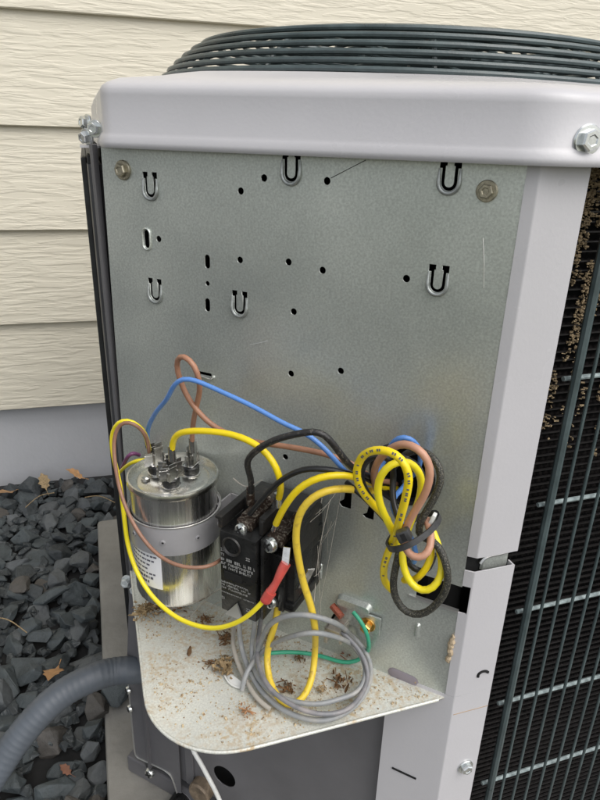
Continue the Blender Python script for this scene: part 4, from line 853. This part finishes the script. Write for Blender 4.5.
# ================================================================== DEBRIS, WEB, LEAVES
def crumple(name, p, s, m, label, n=9, seed=0, cat='debris', group=None, flat=.35):
    rd = random.Random(seed); b = MB(); p = Vector(p)
    for k in range(n * 4):
        a = rd.uniform(0, 6.28); ln = s * rd.uniform(.12, .5) * (1.9 if k < n // 3 else 1); c = p + Vector((rd.gauss(0, s * .35), rd.gauss(0, s * .35), abs(rd.gauss(0, s * .18)) + .001))
        dx = Vector((math.cos(a), math.sin(a), rd.gauss(0, .3))) * ln * .5; dy = Vector((-math.sin(a), math.cos(a), rd.gauss(0, .8))) * ln * flat * .5
        pts = [c - dx, c - dx * .3 + dy + Vector((0, 0, s * .12)), c + dx * .5 + dy * .8, c + dx, c + dx * .4 - dy, c - dx * .4 - dy * .8, c + Vector((0, 0, -.08 * s))]
        b.mesh(pts, [(0, 1, 6), (1, 2, 6), (2, 3, 6), (3, 4, 6), (4, 5, 6), (5, 0, 6)])
    for k in range(n // 3):
        c = p + Vector((rd.gauss(0, s * .3), rd.gauss(0, s * .3), .0015 + abs(rd.gauss(0, s * .15)))); a = rd.uniform(0, 6.28); dx = Vector((math.cos(a), math.sin(a), rd.gauss(0, .25))) * s * rd.uniform(.4, .9)
        b.tube([c - dx, c + Vector((0, 0, s * .05)), c + dx], .0004, 4)
    zmin = min(v.co.z for v in b.b.verts)
    return tag(b.build(name, m, smooth=0), label, cat, group)
crumple('leaf_debris', (-0.15217, 0.07096, 0.00200), .013, fluff_m, 'matted tan leaf litter left of the grey wire coil', 16, 1)
crumple('leaf_debris', (-0.16112, 0.07769, 0.00100), .010, twig_m, 'spiky brown twigs pointing left from the leaf litter', 6, 2, flat=.12)
crumple('leaf_debris', (-0.14509, 0.02679, 0.00100), .0075, mat('rust_leaf', (.36, .19, .09), .8, 0, .5, 300), 'curled rust-brown leaf scrap near the front of the shelf', 7, 3)
crumple('leaf_debris', (-0.11196, 0.04026, 0.00100), .009, twig_m, 'dark brown crumbs inside the grey wire coil at its left', 9, 4)
crumple('leaf_debris', (-0.07088, 0.03420, 0.00100), .010, twig_m, 'dark brown crumb clump inside the coil at its right', 11, 5)
crumple('leaf_debris', (-0.08719, 0.02920, 0.00100), .006, fluff_m, 'small tan leaf scrap inside the coil below the green wire', 6, 6)
crumple('leaf_debris', (-0.05651, 0.05824, 0.00100), .007, mat('red_leaf', (.30, .13, .07), .8, 0, .4, 300), 'reddish leaf scrap beside the green wire', 6, 8)
crumple('leaf_debris', (-0.20425, 0.15054, 0.00200), .013, fluff_m, 'tan nest-like litter at the back left corner of the shelf', 18, 9)
crumple('leaf_debris', (-0.19302, 0.15254, 0.00200), .011, twig_m, 'brown litter in the shadow under the capacitor', 12, 10)
crumple('leaf_debris', (-0.11075, 0.09077, 0.00100), .010, fluff_m, 'tan litter under the contactor among the grey wires', 10, 11)
crumple('leaf_debris', (-0.01254, 0.01927, 0.00100), .007, fluff_m, 'tan crumbs in the far right corner of the shelf', 12, 12)
crumple('leaf_debris', (-0.15833, 0.12598, 0.00100), .008, twig_m, 'brown crumbs just behind the thin lemon wire', 9, 13)
b = MB(); p0 = Vector((-0.17702, 0.09084, 0.00200)); p1 = Vector((-0.17468, 0.10120, 0.00200))
b.tube([p0, p0.lerp(p1, .3), p0.lerp(p1, .7), p1], [.0006, .0026, .0022, .0005], 7, rx=.5); tag(b.build('seed_husk', twig_m, smooth=60), 'single dark brown seed husk lying on open shelf', 'seed')
# torn foil scrap
b = MB(); rd = random.Random(2); c0 = [Vector(q) for q in [(-0.15372, 0.06325, 0.00200), (-0.15216, 0.05584, 0.00200), (-0.14790, 0.05071, 0.00200), (-0.14238, 0.04814, 0.00200), (-0.13793, 0.05073, 0.00200), (-0.14399, 0.05446, 0.00400), (-0.14858, 0.06178, 0.00400)]]
b.mesh([v + Vector((rd.gauss(0, .0006), rd.gauss(0, .0006), 0)) for v in c0], [tuple(range(7))]); b.tube(spline(c0[:5], .002), .0008, 5)
tag(b.build('cable_sheath_scrap', white_pl, smooth=0), 'ragged grey-white sheath scrap under the left of the coil', 'scrap')
crumple('leaf_debris', (-0.17763, 0.15200, 0.00100), .012, twig_m, 'dark matted litter right below the capacitor', 14, 21)
crumple('leaf_debris', (-0.14538, 0.10071, 0.00100), .010, twig_m, 'dark litter beside the left grey wire behind the tan clump', 10, 22)
crumple('leaf_debris', (-0.09354, 0.06349, 0.00100), .007, twig_m, 'small dark litter under the green wire', 7, 23)
for k_, (a_x, b_x) in enumerate((((-0.07922, 0.07908, 0.36074), (-0.06383, 0.06369, 0.37167)), ((-0.01267, 0.01253, 0.33400), (-0.00980, 0.00966, 0.30655)), ((-0.11977, 0.11963, 0.24619), (-0.10940, 0.10926, 0.25160)))):
    MB().tube([Vector(a_x), (Vector(a_x) + Vector(b_x)) / 2 + L(.0004, .0002, 0), Vector(b_x)], .00022, 4).build('scratch', [void, edge_metal][k_ > 0], panel, smooth=0)
# crumbs
b = MB(); rd = random.Random(8)
cnt = 0
while cnt < 1500:
    x, y = rd.uniform(XL + .006, -.004), rd.uniform(.004, .2)
    if x + y > -.006 or (x < XL + .05 and y < .05 and (x - XL - .062) ** 2 + (y - .062) ** 2 > .056 ** 2): continue
    near_edge = abs(x + y) / .15
    if rd.random() > .25 + .75 * math.exp(-near_edge * 4) and noise.noise(Vector((x * 25, y * 25, 1))) < 0: continue
    s = rd.uniform(.0002, .0006) * (2.2 if rd.random() < .07 else 1)
    b.box(to_axis((x, y, .0004), (rd.gauss(0, .4), rd.gauss(0, .4), 1)) @ Matrix.Rotation(rd.uniform(0, 6), 4, 'Z'), (-s, -s * .6, -.0003), (s, s * .6, s * .6)); cnt += 1
tag(b.build('shelf_crumbs', mat('mixed_crumbs', (.17, .10, .05), .9, 0, 0, 500, 0, 60, col2=(.52, .42, .27), lo=.36, hi=.5), smooth=0), 'scattered brown and tan crumbs over the shelf', 'debris', kind='stuff')
# cobweb
b = MB(); rd = random.Random(21)
A = [(-0.07089, 0.06524, 0.14835), (-0.07317, 0.06751, 0.13396), (-0.08147, 0.06733, 0.10964), (-0.07395, 0.06830, 0.08957), (-0.08726, 0.05897, 0.06260), (-0.06370, 0.05805, 0.10824), (-0.07769, 0.06072, 0.03967), (-0.09670, 0.05427, 0.13797), (-0.06649, 0.06366, 0.12671), (-0.08468, 0.05923, 0.08032)]
for _ in range(12):
    p, q = Vector(rd.choice(A)), Vector(rd.choice(A))
    if (p - q).length < .01: continue
    p += Vector([rd.gauss(0, .003) for _ in range(3)]); q += Vector([rd.gauss(0, .003) for _ in range(3)])
    b.tube([p, (p + q) / 2 + Vector((0, 0, -.003)), q], .00018, 3)
for a in ([(-0.17000, 0.13208, 0.00400), (-0.15690, 0.13090, 0.02000), (-0.15120, 0.08049, 0.07101), (-0.14682, 0.06479, 0.07883)], [(-0.16659, 0.12719, 0.00200), (-0.15074, 0.13353, 0.01000), (-0.14995, 0.07216, 0.06633)], [(-0.20187, 0.14750, 0.00400), (-0.17652, 0.14665, 0.00300), (-0.15706, 0.13327, 0.00200)], [(-0.08032, 0.06617, 0.14599), (-0.08363, 0.06666, 0.11920), (-0.08520, 0.06822, 0.09189), (-0.08852, 0.06024, 0.06561)], [(-0.07427, 0.06578, 0.14359), (-0.07934, 0.06520, 0.11506), (-0.08137, 0.06723, 0.08638), (-0.08604, 0.05776, 0.06143)], [(-0.14365, 0.07011, 0.16944), (-0.13643, 0.06572, 0.16308), (-0.12763, 0.05409, 0.17443)]):
    b.tube(spline(a, .004), .0004, 4)
tag(b.build('cobweb', web_m, smooth=0), 'dusty grey cobweb strands between the contactor and the panel', 'cobweb', kind='stuff')

# oak leaf and litter among the stones
def leaf(p, s, rz, tilt, m, label, lobes=True, name='dry_leaf'):
    out = [(0, -1.0), (.12, -.62), (.42, -.50), (.34, -.22), (.62, .02), (.44, .22), (.46, .55), (.26, .66), (0, 1.05), (-.24, .62), (-.44, .52), (-.38, .18), (-.58, -.05), (-.32, -.25), (-.38, -.52), (-.10, -.62)]
    fr = Matrix.Translation(p) @ Matrix.Rotation(rz, 4, 'Z') @ Matrix.Rotation(tilt, 4, 'X') @ Matrix.Scale(s, 4)
    vs = [fr @ Vector((x, y, .25 * x * x + .10 * math.sin(3 * y))) for x, y in out] + [fr @ Vector((0, y, -.02)) for y in (-.5, 0, .5)]
    b = MB(); n = len(out); b.mesh(vs, [(0, 1, 16), (1, 2, 3, 16), (3, 4, 5, 17, 16), (5, 6, 7, 18, 17), (7, 8, 18), (8, 9, 18), (9, 10, 11, 17, 18), (11, 12, 13, 16, 17), (13, 14, 15, 16), (15, 0, 16)])
    b.tube([fr @ Vector((0, -1.0, 0)), fr @ Vector((.05, -1.5, .05))], s * .03, 4)
    return tag(b.build(name, m, smooth=60), label, 'leaf')
leaf((-0.32526, 0.42511, -0.30500), .024, 2.9, .35, oak_m, 'curled tan oak leaf on dark stones beside the conduit')
leaf((-0.30386, 1.02666, -0.32500), .024, 1.3, .5, oak_m, 'pale curled leaf on the stones against the foundation')
leaf((-0.36911, 1.00216, -0.32200), .022, .3, .7, fluff_m, 'dull tan leaf at the foundation, standing on edge')
leaf((-0.44357, 0.98421, -0.32500), .022, 2.3, .3, mat('dull_brown_leaf', (.36, .22, .11), .8, 0, .3, 80), 'dull brown leaf at the far left by the foundation')
leaf((-0.30946, 0.28845, -0.33000), .010, .8, .3, mat('red_brown_leaf', (.22, .10, .06), .8, 0, .3, 80), 'small red-brown leaf between stones left of the pad')
for k, q in enumerate(((-0.39478, 0.55383, -0.31800), (-0.37219, 0.92026, -0.31800), (-0.25507, 0.88857, -0.31800))):
    rd = random.Random(k); a = rd.uniform(0, 3); v = Vector((math.cos(a), math.sin(a), .2)) * .03; q = Vector(q)
    tag(MB().tube(spline([q - v, q + Vector((0, 0, .01)), q + v], .006), .0009, 5).build('straw', fluff_m), ('thin dry straw on the stones at the far left edge', 'thin dry straw standing at the foundation left of centre', 'thin dry straw on the stones close to the unit')[k], 'straw')
